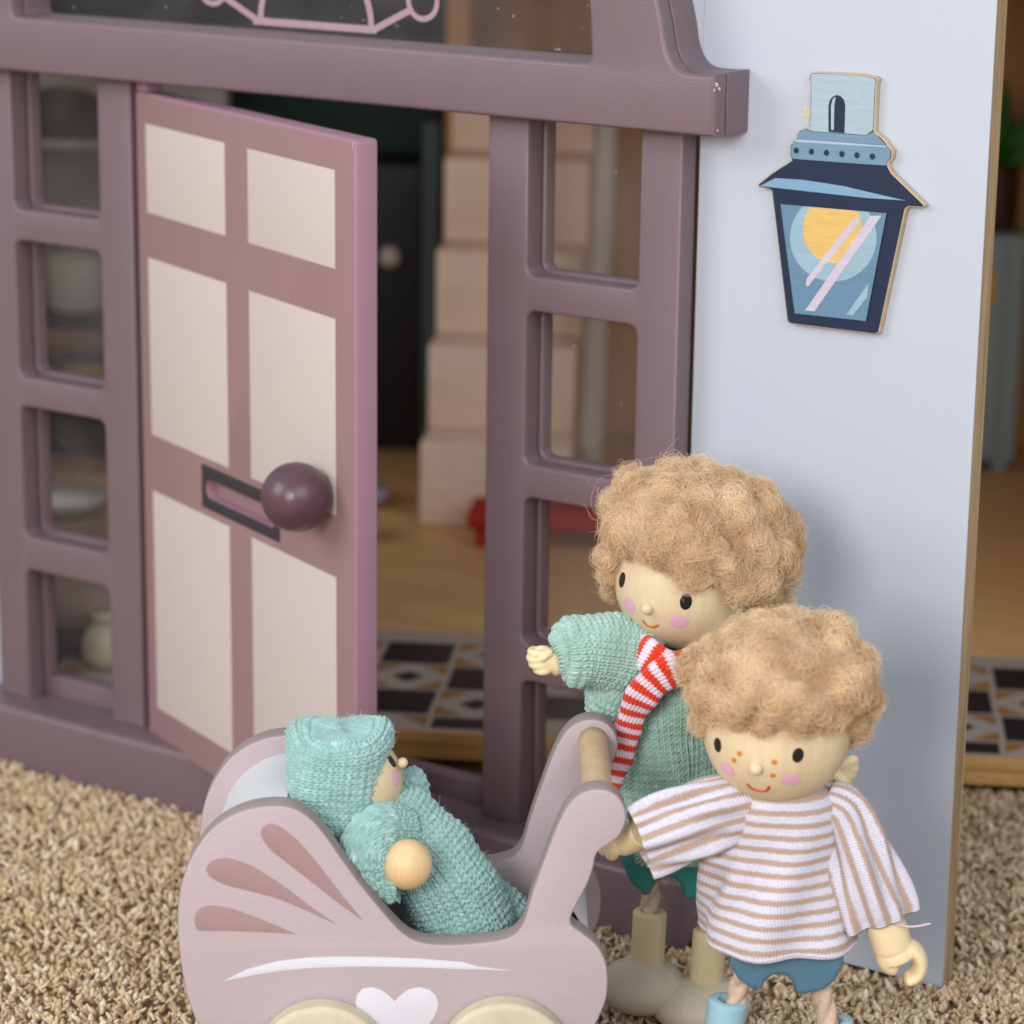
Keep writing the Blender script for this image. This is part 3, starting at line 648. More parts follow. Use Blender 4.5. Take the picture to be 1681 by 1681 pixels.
def furniture():
    M_RED = paint('red_fabric', srgb(176, 44, 30), rough=.8, var=.08)
    t = thing('low_bench', 'low red bench at the foot of the wooden stairs', 'bench', hw(.36, 2.05, .09))
    obj('seat', box((-.02, 2.05, .17), (.62, 2.28, .245), .02, MH), M_RED, t)
    for s in (.01, .53):
        for d in (2.08, 2.22): obj('leg', hbox((s, d, .0945), (s+.05, d+.04, .169), .004), M_RED, t)
    # dark cupboard with a pale knob, left of the stairs
    M_DK = paint('black_cupboard', srgb(22, 24, 28), rough=.5, var=.15); M_TEAL = paint('teal_edge', srgb(72, 88, 90), rough=.6); M_PALE = paint('pale_knob', srgb(190, 178, 172), rough=.4)
    t = thing('cupboard', 'tall black cupboard with round pale knob seen through the open door', 'cupboard', hw(-.6, 3.7, .09))
    obj('cabinet', hbox((-.98, 3.58, .0945), (-.40, 3.98, 1.32), .01), M_DK, t)
    obj('edge_strip', hbox((-.398, 3.57, .0945), (-.32, 3.97, 1.50), .006), M_TEAL, t)
    p = hw(-.53, 3.54, .935); obj('knob', ball(p, .048, 20, 14), M_PALE, t)
    # slippers-like pale pebbles on the floor by the door
    M_PB = paint('pale_blue_white', srgb(176, 182, 200), rough=.5)
    for k, (s, d) in enumerate(((-.50, 2.62), (-.47, 2.12))):
        tt = thing('small_bowl', ['small pale bowl on the wooden floor farther from the door', 'small pale bowl on the wooden floor nearer the door'][k], 'bowl', hw(s, d, .094), 'small bowls on the dollhouse floor')
        obj('shell', loft([hw(s, d, .094), hw(s, d, .11), hw(s, d, .15), hw(s, d, .165)], [.05, .075, .105, .10], [.05, .075, .105, .10], 24, 10, ax=(H1, H2)), M_PB, tt)
        obj('rim', loft([hw(s, d, .1655), hw(s, d, .170)], [.108, .108], [.108, .108], 24, 4, ax=(H1, H2)), M_PB, tt)
    # pale cabinet and plant at the far right
    M_PC = paint('pale_blue_cabinet', srgb(136, 152, 150), rough=.5, var=.05); M_YL = paint('yellow_patch', srgb(206, 158, 40), rough=.5)
    t = thing('pale_cabinet', 'tall pale grey-blue cabinet with a yellow square against the brown wall', 'cabinet', hw(2.0, 3.8, .09))
    obj('cabinet', hbox((1.55, 3.60, .13), (2.11, 3.98, 1.09), .012), M_PC, t)
    obj('door', hbox((1.57, 3.585, .16), (2.03, 3.599, 1.07), .006), M_PC, t)
    obj('yellow_tile', hbox((1.83, 3.576, .80), (1.99, 3.5845, .94), .003), M_YL, t)
    for s in (1.60, 2.02): obj('foot', hbox((s, 3.62, .0945), (s+.06, 3.95, .129), .004), M_PC, t)
    M_POT = paint('dark_brown_pot', srgb(62, 34, 22), rough=.5, var=.2); M_LEAF = paint('leaf_green', srgb(48, 112, 34), rough=.5, var=.35, vs=20)
    t = thing('potted_plant', 'green plant in tall dark brown pot on the pale cabinet', 'plant', hw(2.0, 3.75, 1.09))
    obj('pot', loft([hw(1.99, 3.78, 1.091), hw(1.99, 3.78, 1.2), hw(1.99, 3.78, 1.36)], [.08, .09, .085], [.08, .09, .085], 24, 10, ax=(H1, H2)), M_POT, t)
    for k in range(26):
        a = rng.uniform(0, 2*PI); e = rng.uniform(.15, 1.3); L_ = rng.uniform(.16, .42); b0 = hw(1.99, 3.78, 1.36)
        d = H1*math.cos(a)*math.cos(e)*.6+H2*math.sin(a)*math.cos(e)*.5+EZ*math.sin(e)
        P = [b0, b0+d*L_*.5, b0+d*L_-EZ*.03]
        obj('leaf', loft(P, [.008, .034, .003], [.002, .003, .001], 8, 7), M_LEAF, t)
    # things behind the left windows
    M_TB = wood('table_wood', srgb(140, 108, 84), srgb(168, 134, 106), stretch=(2, 8, 8), scale=4.); M_BW = paint('white_china', srgb(206, 208, 206), rough=.3)
    tc = (-1.48, 1.42)
    t = thing('round_table', 'low round brown wooden table behind the left windows', 'table', hw(tc[0], tc[1], .09))
    ax = (H1, H2)
    def disc(z0, z1, r, s=tc[0], d=tc[1]): return loft([hw(s, d, z0), hw(s, d, z0+.004), hw(s, d, z1-.004), hw(s, d, z1)], [r-.006, r, r, r-.006], [r-.006, r, r, r-.006], 40, 8, ax=ax)
    obj('tabletop', disc(.36, .40, .40), M_TB, t); obj('pedestal', loft([hw(*tc, .10), hw(*tc, .16), hw(*tc, .25), hw(*tc, .359)], [.16, .06, .05, .08], [.16, .06, .05, .08], 24, 16, ax=ax), M_TB, t)
    obj('foot', disc(.0945, .115, .22), M_TB, t)
    b = (-1.33, 1.2)
    t = thing('serving_bowl', 'shallow white bowl on the round table behind the left window', 'bowl', hw(b[0], b[1], .40))
    obj('shell', loft([hw(*b, .401), hw(*b, .42), hw(*b, .45), hw(*b, .465)], [.05, .09, .14, .145], [.05, .09, .14, .145], 32, 10, ax=ax), M_BW, t); obj('rim', loft([hw(*b, .4655), hw(*b, .472)], [.150, .150], [.150, .150], 32, 4, ax=ax), M_BW, t)
    M_AR = paint('mauve_beige_fabric', srgb(166, 142, 132), rough=.85, var=.06)
    t = thing('pouffe', 'rounded mauve-beige seat on the printed floor behind the left window', 'seat', hw(-1.2, .8, .09))
    obj('cushion', ball(hw(-1.17, .72, .27), 1., axes=(H1*.22, H2*.20, EZ*.13)), M_AR, t); obj('base', loft([hw(-1.17, .72, .094), hw(-1.17, .72, .20)], [.13, .17], [.13, .17], 24, 6, ax=ax), M_DK, t)
    M_CR = paint('cream_ceramic', srgb(196, 190, 166), rough=.35)
    t = thing('vase', 'small cream vase on the printed floor behind the lowest left window', 'vase', hw(-1.01, .50, .09))
    obj('body', loft([hw(-1.01, .50, .0945), hw(-1.01, .50, .13), hw(-1.01, .50, .20), hw(-1.01, .50, .24)], [.05, .078, .07, .035], [.05, .078, .07, .035], 24, 14, ax=ax), M_CR, t)
    obj('neck', loft([hw(-1.01, .50, .242), hw(-1.01, .50, .27)], [.038, .05], [.038, .05], 24, 5, ax=ax), M_CR, t)
    M_GW = paint('grey_white_plaster', srgb(184, 190, 186), rough=.5); M_MB = paint('mauve_brown_paint', srgb(128, 100, 84), rough=.5); M_SP = paint('grey_splashback', srgb(132, 126, 118), rough=.5, var=.1)
    t = thing('cooking_stove', 'brown stove under a pale arched hood behind the upper left windows', 'stove', hw(-1.8, 3.2, .09))
    obj('body', hbox((-2.35, 3.24, .0945), (-1.25, 3.85, .655), .02), M_DK, t)
    obj('front_rail', hbox((-2.36, 3.20, .56), (-1.24, 3.239, .65), .008), M_MB, t)
    obj('stove_top', hbox((-2.38, 3.19, .6555), (-1.22, 3.86, .700), .008), M_DK, t)
    obj('oven_window', hbox((-1.86, 3.215, .38), (-1.68, 3.2395, .50), .006), paint('olive_window', srgb(150, 128, 34), rough=.3), t)
    obj('splashback', hbox((-2.38, 3.80, .7005), (-1.22, 3.85, 1.42), .006), M_SP, t)
    hood = rounded([(-2.40, 1.40), (-1.15, 1.40), (-1.15, 1.90), (-2.40, 1.90)], .02)
    arch = rounded([(-2.10, 1.43), (-1.55, 1.43)]+[(-1.825+.275*math.cos(a), 1.46+.19*math.sin(a)) for a in np.linspace(0, PI, 24)], 0)
    Mh = frame(hw(0, 3.2, 0), H1, EZ)
    obj('hood', plate([hood, arch], 0, .10, .01, Mh), M_GW, t); obj('hood_back', hbox((-2.38, 3.305, 1.41), (-1.17, 3.34, 1.88), .004), M_DK, t)
    tk = thing('stew_pot', 'pale grey-green pot standing on the stove behind the left window', 'pot', hw(-1.84, 3.4, .70))
    obj('body', loft([hw(-1.84, 3.4, .7005), hw(-1.84, 3.4, .72), hw(-1.84, 3.4, .88), hw(-1.84, 3.4, .93)], [.10, .125, .135, .12], [.10, .125, .135, .12], 28, 14, ax=ax), M_GW, tk)
    obj('lid', loft([hw(-1.84, 3.4, .931), hw(-1.84, 3.4, .95), hw(-1.84, 3.4, .985)], [.122, .10, .02], [.122, .10, .02], 28, 8, ax=ax), M_GW, tk)
furniture()

# ------------------------------------------------------------------ stitches
def stitch(uw, vc):
    """height 0..1 of plain knitting: V shaped stitches, uw = wale coordinate, vc = course coordinate"""
    a = uw-np.floor(uw); x = np.abs(2*a-1)                     # 0 middle of the V, 1 between wales
    ph = vc-.70*x; f = ph-np.floor(ph)
    yarn = np.sqrt(np.clip(1-(2*f-1)**2, 0, 1))
    hi = np.clip((x-.45)/.55, 0, 1); lo = np.clip(1-x/.45, 0, 1)
    prof = np.clip(1-hi**2.6, 0, 1)**.55*(1-.30*lo**1.5)
    return prof*(.22+.78*yarn)

def knit_disp(wale, course, amp, swap=False, lump=.004, seed=0., fold=None, fade=False):
    def d(th, u, v, circ):
        n = max(6, round(circ/(course if swap else wale)))
        w1 = .25*np.sin(3*th+9*v/.1+seed)+.2*np.sin(5*th-7*v/.1+2*seed)
        if swap: h = stitch(v/wale+.12*w1, th/(2*PI)*n)
        else: h = stitch(th/(2*PI)*n, v/course+.2*w1)
        irr = 1+.25*np.sin(17*th+v*130+seed)*np.sin(11*th-v*170)
        vm = np.max(v); amp_ = amp*np.clip(np.minimum(v, vm-v)/.05, 0, 1)**.5 if fade else amp
        out = amp_*h*irr+lump*np.sin(2*th+v*22+seed)*np.sin(v*31+seed)
        if fold is not None: out = out+fold(th, v)
        return out
    return d
def strands(name, P, rad, mat, parent):
    """P: (n, k, 3) world points of n fibres"""
    n, k = P.shape[:2]; P = P-world_loc(parent)
    cv = bpy.data.hair_curves.new(name); cv.add_curves([k]*n)
    cv.attributes['position'].data.foreach_set('vector', P.astype(np.float32).ravel()) if 'position' in cv.attributes else cv.position_data.foreach_set('vector', P.astype(np.float32).ravel())
    r = cv.attributes.get('radius') or cv.attributes.new('radius', 'FLOAT', 'POINT')
    rr = np.tile(np.linspace(1, .35, k), n)*np.repeat(rad*rng.uniform(.6, 1.3, n), k); r.data.foreach_set('value', rr.astype(np.float32))
    cv.materials.append(mat)
    o = bpy.data.objects.new(name, cv); COL.objects.link(o); o.parent = parent; o['kind'] = 'stuff'; return o
def fuzz(name, me, n, ln, rad, mat, parent):
    """loose fibres standing off a knitted surface"""
    k = len(me.vertices); co = np.empty(k*3, np.float32); no = np.empty(k*3, np.float32); me.vertices.foreach_get('co', co); me.vertices.foreach_get('normal', no)
    co = co.reshape(-1, 3)+world_loc(parent); no = no.reshape(-1, 3)
    i = rng.integers(0, k, n); b = co[i]; d = no[i]+rng.normal(0, .6, (n, 3)); d /= np.linalg.norm(d, axis=1)[:, None]
    c = rng.normal(0, 1, (n, 3)); t = np.linspace(0, 1, 6)[None, :, None]; L_ = ln*rng.uniform(.3, 1.3, n)[:, None, None]
    P = b[:, None]+d[:, None]*t*L_+c[:, None]*(t**2)*L_*.5
    return strands(name, P, rad, mat, parent)

# ------------------------------------------------------------------ doll pram
PY = math.radians(34.2)
PA = np.array([math.cos(PY), math.sin(PY), 0]); PB = np.array([-math.sin(PY), math.cos(PY), 0])
WC = on_z(528, 1757, .166)                       # centre of the left front wheel's outer face
P0 = WC+PB*.062                                 # a point on the near side board's outer face
PT = depth_of(P0)/F
def pxy(u, v, off=0.):
    p = on_plane(u, v, PB, P0+PB*off)-P0; return (p @ PA, p[2])
def PM(off=0.): return frame(P0+PB*off, PA, EZ)
SIDE_T = .060; GAP = .40
def pram():
    M_PR = paint('pale_rose_paint', (.47, .375, .395), rough=.5, var=.03, bump=.28, bs=110); M_ED = paint('greyed_rose_edge', (.315, .250, .240), rough=.55, var=.06, bump=.2)
    M_MO = paint('rose_brown_print', (.35, .222, .218), rough=.5, var=.03, bump=.2, bs=110); M_W = paint('white_print', (.66, .65, .70), rough=.5, var=.01, bump=.2, bs=110)
    M_LIN = paint('white_liner', (.62, .63, .63), rough=.55, var=.02, bump=.1)
    M_WH = wood('wheel_maple', srgb(190, 178, 150), srgb(210, 198, 170), stretch=(8, 8, 3), scale=6., rough=.55); M_DW = wood('dowel_beech', srgb(186, 156, 118), srgb(210, 184, 148), stretch=(9, 9, 9), scale=7.)
    c1 = lambda x, y: (240+x/2.893, 1100+y/2.893); c2 = lambda x, y: (680+x/2.893, 1100+y/2.893)
    o = [c1(147, 1180), c1(158, 1060), c1(190, 940), c1(255, 820), c1(335, 735), c1(430, 680), c1(530, 651), c1(640, 645), c1(720, 665), c1(790, 715), c1(855, 790), c1(925, 890), c1(1000, 995), c1(1080, 1095), c1(1160, 1190), c1(1230, 1258), c1(1300, 1292), c1(1390, 1304), c1(1500, 1303), (796, 1547),
         c2(400, 1284), c2(465, 1264), c2(500, 1230), c2(525, 1180), c2(560, 1060), c2(620, 890), c2(680, 735), c2(730, 643), c2(790, 588), c2(860, 566), c2(930, 576), c2(980, 615), c2(1004, 670), c2(1004, 725), c2(980, 780), c2(940, 820), c2(890, 850), c2(862, 885), c2(850, 945), c2(820, 1025), c2(772, 1115), c2(745, 1175), c2(752, 1215), c2(800, 1250), c2(868, 1308), c2(903, 1370), c2(919, 1440), c2(915, 1550), c2(885, 1635), c2(860, 1685),
         (950, 1725), (905, 1755), (850, 1768), (700, 1774), (520, 1778), (430, 1765), (375, 1735), c1(250, 1685), c1(218, 1620), c1(188, 1530), c1(165, 1400), c1(151, 1290)]
    L = [pxy(*p) for p in o]; loop = [tuple(p) for p in spline(L, 4)]
    base = P0+PB*(GAP/2+SIDE_T); base[2] = 0
    t = thing('doll_pram', 'pale pink wooden doll pram with white heart carrying a baby doll', 'pram', base)
    mats = []
    for k in range(2):
        me = plate([loop], 0, SIDE_T, .005, PM(k*(GAP+SIDE_T)))
        # edge faces take a greyer, darker tone
        me.materials.append(M_PR); me.materials.append(M_ED)
        nn = np.empty(len(me.polygons)*3, np.float32); me.polygons.foreach_get('normal', nn); nn = nn.reshape(-1, 3)
        me.polygons.foreach_set('material_index', (np.abs(nn @ PB) < .75).astype(np.int32))
        s = obj('side_board', me, [M_PR, M_ED], t)
        me.polygons.foreach_set('material_index', (np.abs(nn @ PB) < .75).astype(np.int32))
        if k == 0:
            near = s
            pet = [[(1030, 1190), (900, 1095), (760, 985), (650, 900), (590, 850), (555, 805), (545, 770), (555, 745), (590, 730), (640, 745), (720, 810), (800, 900), (870, 990), (940, 1080)],
                   [(900, 1205), (760, 1140), (640, 1090), (500, 1050), (380, 1020), (310, 985), (285, 945), (300, 915), (340, 895), (400, 895), (480, 920), (570, 970), (660, 1030), (770, 1115)],
                   [(710, 1252), (560, 1243), (420, 1238), (270, 1237), (240, 1225), (230, 1190), (240, 1150), (270, 1125), (320, 1118), (400, 1130), (500, 1165), (600, 1205)]]
            for q in pet:
                q2 = [pxy(*c1(*p)) for p in q]; sp = [tuple(p) for p in spline([q2[0]]+q2[1:], 4, True)]
                sp = [tuple(q2[0])]+[tuple(p) for p in spline(q2[1:], 4, False)]
                obj('petal', plate([sp[::-1]], .0010, .0008, .0001, PM()), M_MO, near)
            q = [c1(365, 1478), c1(480, 1420), c1(620, 1383), c1(760, 1365), c1(900, 1360), c1(1100, 1362), c1(1300, 1370), c1(1500, 1386), c2(300, 1406), c2(470, 1428), c2(300, 1421), c1(1500, 1420), c1(1400, 1416), c1(1200, 1410), c1(1000, 1408), c1(800, 1413), c1(640, 1428), c1(500, 1450)]
            obj('line_motif', plate([[pxy(*p) for p in q][::-1]], .0010, .0008, .0001, PM()), M_W, near)
            h = [(1180, 1572), (1215, 1538), (1250, 1515), (1295, 1505), (1345, 1517), (1378, 1548), (1388, 1592), (1372, 1640), (1335, 1695), (1270, 1760), (1205, 1815), (1130, 1770), (1060, 1705), (1012, 1635), (994, 1580), (1002, 1540), (1030, 1512), (1072, 1505), (1120, 1520), (1155, 1547)]
            obj('heart', plate([[pxy(*c1(*p)) for p in h][::-1]], .0010, .0008, .0001, PM()), M_W, near)
    # liner: a curved white sheet between the boards, following the hood, the bottom and the foot
    inset = [(462, 1352), (415, 1362), (372, 1388), (343, 1425), (328, 1475), (326, 1530), (338, 1590), (360, 1650), (400, 1700), (470, 1725), (640, 1728), (820, 1722), (900, 1700), (945, 1660), (968, 1600), (966, 1555), (948, 1522), (940, 1505), (950, 1470), (962, 1440)]
    pts = np.array(spline([pxy(*p) for p in inset], 5, False)); n = len(pts)
    T = np.gradient(pts, axis=0); T /= np.linalg.norm(T, axis=1)[:, None]; nn = np.stack([-T[:, 1], T[:, 0]], 1)*.012
    prof = np.concatenate([pts-nn*0, (pts+nn)[::-1]]); m = len(prof)
    ya, yb = SIDE_T-.002, SIDE_T+GAP+.002
    V = [P0+PA*p[0]+EZ*(p[1]) +PB*y for y in (ya, yb) for p in prof]
    V = [np.array([v[0], v[1], v[2]]) for v in V]
    Fc = [(i, (i+1) % m, m+(i+1) % m, m+i) for i in range(m)]
    me = mesh_from(V, Fc); bm = bmesh.new(); bm.from_mesh(me); bmesh.ops.recalc_face_normals(bm, faces=bm.faces); bm.to_mesh(me); bm.free(); smooth(me, 50)
    obj('liner', me, M_LIN, t)
    # handle
    h0 = pxy(984, 1332); hc = P0+PA*h0[0]+EZ*h0[1]
    obj('handle_bar', loft([hc+PB*(SIDE_T-.01), hc+PB*(SIDE_T+.1), hc+PB*(SIDE_T+GAP+.01)], [.034]*3, [.034]*3, 28, 10), M_DW, t)
    # wheels
    R = .147
    for k, (u, v) in enumerate(((528, 1757), (829, 1752))):
        c0 = pxy(u, v, -.062)
        for side in (0, 1):
            yo = -.0618 if side == 0 else 2*SIDE_T+GAP+.0018
            c = P0+PA*c0[0]+EZ*c0[1]
            ring = [(0, .045), (0, R-.012), (.004, R-.004), (.010, R), (.050, R), (.056, R-.004), (.060, R-.012), (.060, .045)]
            C = np.array([c+PB*(yo+y) for y, r in ring]); rr = [r for y, r in ring]
            th = np.linspace(0, 2*PI, 64, endpoint=False)
            Pm = C[:, None]+(PA[None, None]*np.cos(th)[None, :, None]+EZ[None, None]*np.sin(th)[None, :, None])*np.array(rr)[:, None, None]
            wmesh = grid_mesh(Pm, True, None); smooth(wmesh, 30)
            wo = obj('wheel', wmesh, M_WH, t)
            sgn = -1 if side == 0 else 1
            cc = c+PB*(yo+(0 if side == 0 else .060))
            obj('hub', loft([cc-sgn*PB*.02, cc+sgn*PB*.006, cc+sgn*PB*.010], [.030, .030, .024], [.030, .030, .024], 24, 8), M_DW, wo)
    # axles
    return t, base
pram_t, pram_base = pram()

# ------------------------------------------------------------------ dolls: common parts
def PT_(base, u, v, off=0.): return on_plane(u, v, E2, np.asarray(base)+E2*off)
class Doll:
    def __init__(s, base): s.b = np.asarray(base, float); s.k = depth_of(s.b+EZ*.5)/F
    def p(s, u, v, off=0.): return on_plane(u, v, E2, s.b+E2*off)
    def w(s, px): return px*s.k
    def tube(s, path, nu=24, nv=24, **kw):
        """path of (u, v, off, half width px[, depth ratio])"""
        C = [s.p(q[0], q[1], q[2]) for q in path]; ra = [s.w(q[3]) for q in path]; rb = [s.w(q[3])*(q[4] if len(q) > 4 else 1.) for q in path]
        return loft(C, ra, rb, nu, nv, **kw)
M_FACE = skin_wood('maple_head', srgb(208, 185, 148), srgb(224, 204, 168))
M_HAND = paint('cream_plastic_hand', srgb(236, 214, 170), rough=.42, var=.05, vs=18, bump=.08)
M_HAND.node_tree.nodes['Principled BSDF'].inputs['Subsurface Weight'].default_value = .25
M_HAND.node_tree.nodes['Principled BSDF'].inputs['Subsurface Radius'].default_value = (.03, .018, .008)
M_EYE = paint('black_eye_print', (.016, .014, .013), rough=.35, var=.1, bump=0); M_CHEEK = paint('lilac_cheek_print', srgb(222, 168, 190), rough=.5, var=.05, bump=.05)
M_MOUTH = paint('brown_mouth_print', srgb(190, 120, 40), rough=.5, bump=0); M_MOUTHR = paint('red_mouth_print', srgb(196, 52, 44), rough=.5, bump=0); M_FRECK = paint('orange_freckle_print', srgb(214, 122, 42), rough=.5, bump=0)
M_ROPE = paint('cotton_rope', srgb(206, 178, 156), rough=.9, var=.12, vs=30, bump=.5, bs=90)
def head(d, c, r, parent, mat=M_FACE, squash=1.):
    return obj('head', ball(c, r, 64, 40, axes=(E1, E2, EZ*squash)), mat, parent)
def on_ball(c, r, u, v):
    q = ray(u, v); q = q/np.linalg.norm(q); oc = CAM-c; b = oc @ q; cc = oc @ oc-r*r; disc = b*b-cc
    if disc < 0: 
        t = -b; p = CAM+q*t; return c+nrm(p-c)*r
    return CAM+q*(-b-math.sqrt(disc))
def print_on(name, c, r, centre, rx, ry, roll, mat, parent, proud=.0012):
    """an oval printed on a ball"""
    n = nrm(centre-c); up = EZ-n*(n @ EZ); up = nrm(up); sd = np.cross(up, n)
    cr, sr = math.cos(roll), math.sin(roll); up, sd = cr*up+sr*sd, -sr*up+cr*sd
    rings = []
    for f in (0.02, .35, .7, 1.):
        row = []
        for a in np.linspace(0, 2*PI, 24, endpoint=False):
            q = centre+sd*rx*f*math.cos(a)+up*ry*f*math.sin(a); row.append(c+nrm(q-c)*(r+proud*(1 if f < 1 else .6)))
        rings.append(row)
    me = grid_mesh(np.array(rings), True, None, cap0=True, cap1=False)
    bm = bmesh.new(); bm.from_mesh(me); bmesh.ops.recalc_face_normals(bm, faces=bm.faces); bm.to_mesh(me); bm.free()
    return obj(name, me, mat, parent)
def line_on(name, c, r, pts, width, mat, parent):
    P = [on_ball(c, r, *p) for p in pts]; P = [c+nrm(q-c)*(r+.0003) for q in P]
    return obj(name, loft(P, [width]*len(P), [width*.55]*len(P), 8, 24, up=nrm(P[len(P)//2]-c), round_ends=width), mat, parent)
def rope(name, a, b, r, parent, bow=0.):
    a, b = np.array(a), np.array(b); T = nrm(b-a); e1 = nrm(np.cross(T, E2)); e2 = np.cross(T, e1); L_ = np.linalg.norm(b-a); ms = []
    for k in range(3):
        t = np.linspace(0, 1, 40); ang = 2*PI*k/3+t*L_/(r*7.5)*2*PI
        C = a+(b-a)*t[:, None]+(e1[None]*np.cos(ang)[:, None]+e2[None]*np.sin(ang)[:, None])*r*.5+bow*np.sin(PI*t)[:, None]*e1
        ms.append(loft(C, [r*.56]*2, [r*.56]*2, 10, 40) if False else loft(C, np.full(40, r*.56), np.full(40, r*.56), 10, 60))
    me = fuse(ms, r*.16, 1, .5)
    o = obj(name, me, M_ROPE, parent); fuzz('rope_fibre', me, 160, r*.7, r*.018, M_ROPE, o); return o
def curls(name, parent, clumps, n_each, Rc, mat, base_mat, fly=.04):
    """woolly hair: clumps = (centre, outward normal) ; a lumpy core with curled fibres all over"""
    core = []
    Ps = []
    for c, nn, s in clumps:
        R = Rc*s
        n = n_each; d0 = rng.normal(0, 1, (n, 3)); d0 /= np.linalg.norm(d0, axis=1)[:, None]
        d0 = d0+nn*.5; d0 /= np.linalg.norm(d0, axis=1)[:, None]
        ax = rng.normal(0, 1, 3)+nn*1.2; ax = nrm(ax)
        axs = ax[None]+rng.normal(0, .55, (n, 3)); axs /= np.linalg.norm(axs, axis=1)[:, None]
        k = 11; t = np.linspace(0, 1, k); ang = t[None]*rng.uniform(1.4, 4.2, n)[:, None]
        ca, sa = np.cos(ang)[..., None], np.sin(ang)[..., None]
        dv = d0[:, None]; A = axs[:, None]
        rot = dv*ca+np.cross(A, np.broadcast_to(dv, (n, 1, 3)))*sa+A*(np.sum(A*dv, -1, keepdims=True))*(1-ca)
        rad = R*(rng.uniform(.60, .98, n)[:, None]+rng.uniform(-.1, .22, n)[:, None]*t[None]+.07*np.sin(t[None]*rng.uniform(6, 16, n)[:, None]+rng.uniform(0, 6, n)[:, None]))
        fl = rng.random(n) < fly; rad[fl] += R*(t[None]**2)*rng.uniform(.3, 1.3, fl.sum())[:, None]
        wig = np.cumsum(rng.normal(0, .045*R, (n, k, 3)), axis=1)
        Ps.append(c+rot*rad[..., None]+wig)
        core.append(ball(c, R*.78, 12, 8))
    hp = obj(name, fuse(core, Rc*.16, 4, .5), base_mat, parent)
    strands('hair_strands', np.concatenate(Ps), .00046, mat, hp)
    return hp
def clump_cloud(c, radii, axes, n, cond, jitter=.05, seed=1):
    g = np.random.default_rng(seed); out = []; gold = PI*(3-math.sqrt(5)); c = np.asarray(c)
    for i in range(n):
        y = 1-2*(i+.5)/n; rr = math.sqrt(1-y*y); a = gold*i; l = np.array([rr*math.cos(a), rr*math.sin(a), y])
        if not cond(l): continue
        f = 1+g.normal(0, jitter); p = c+sum(axes[k]*radii[k]*l[k]*f for k in range(3))
        nn = nrm(sum(axes[k]*l[k]/radii[k] for k in range(3))); out.append((p, nn, g.uniform(.62, 1.25)))
    return out
M_HAIR = wool('blond_wool', srgb(208, 172, 128), srgb(242, 216, 178)); M_HAIRC = wool('blond_wool_core', srgb(180, 140, 96), srgb(216, 180, 136))

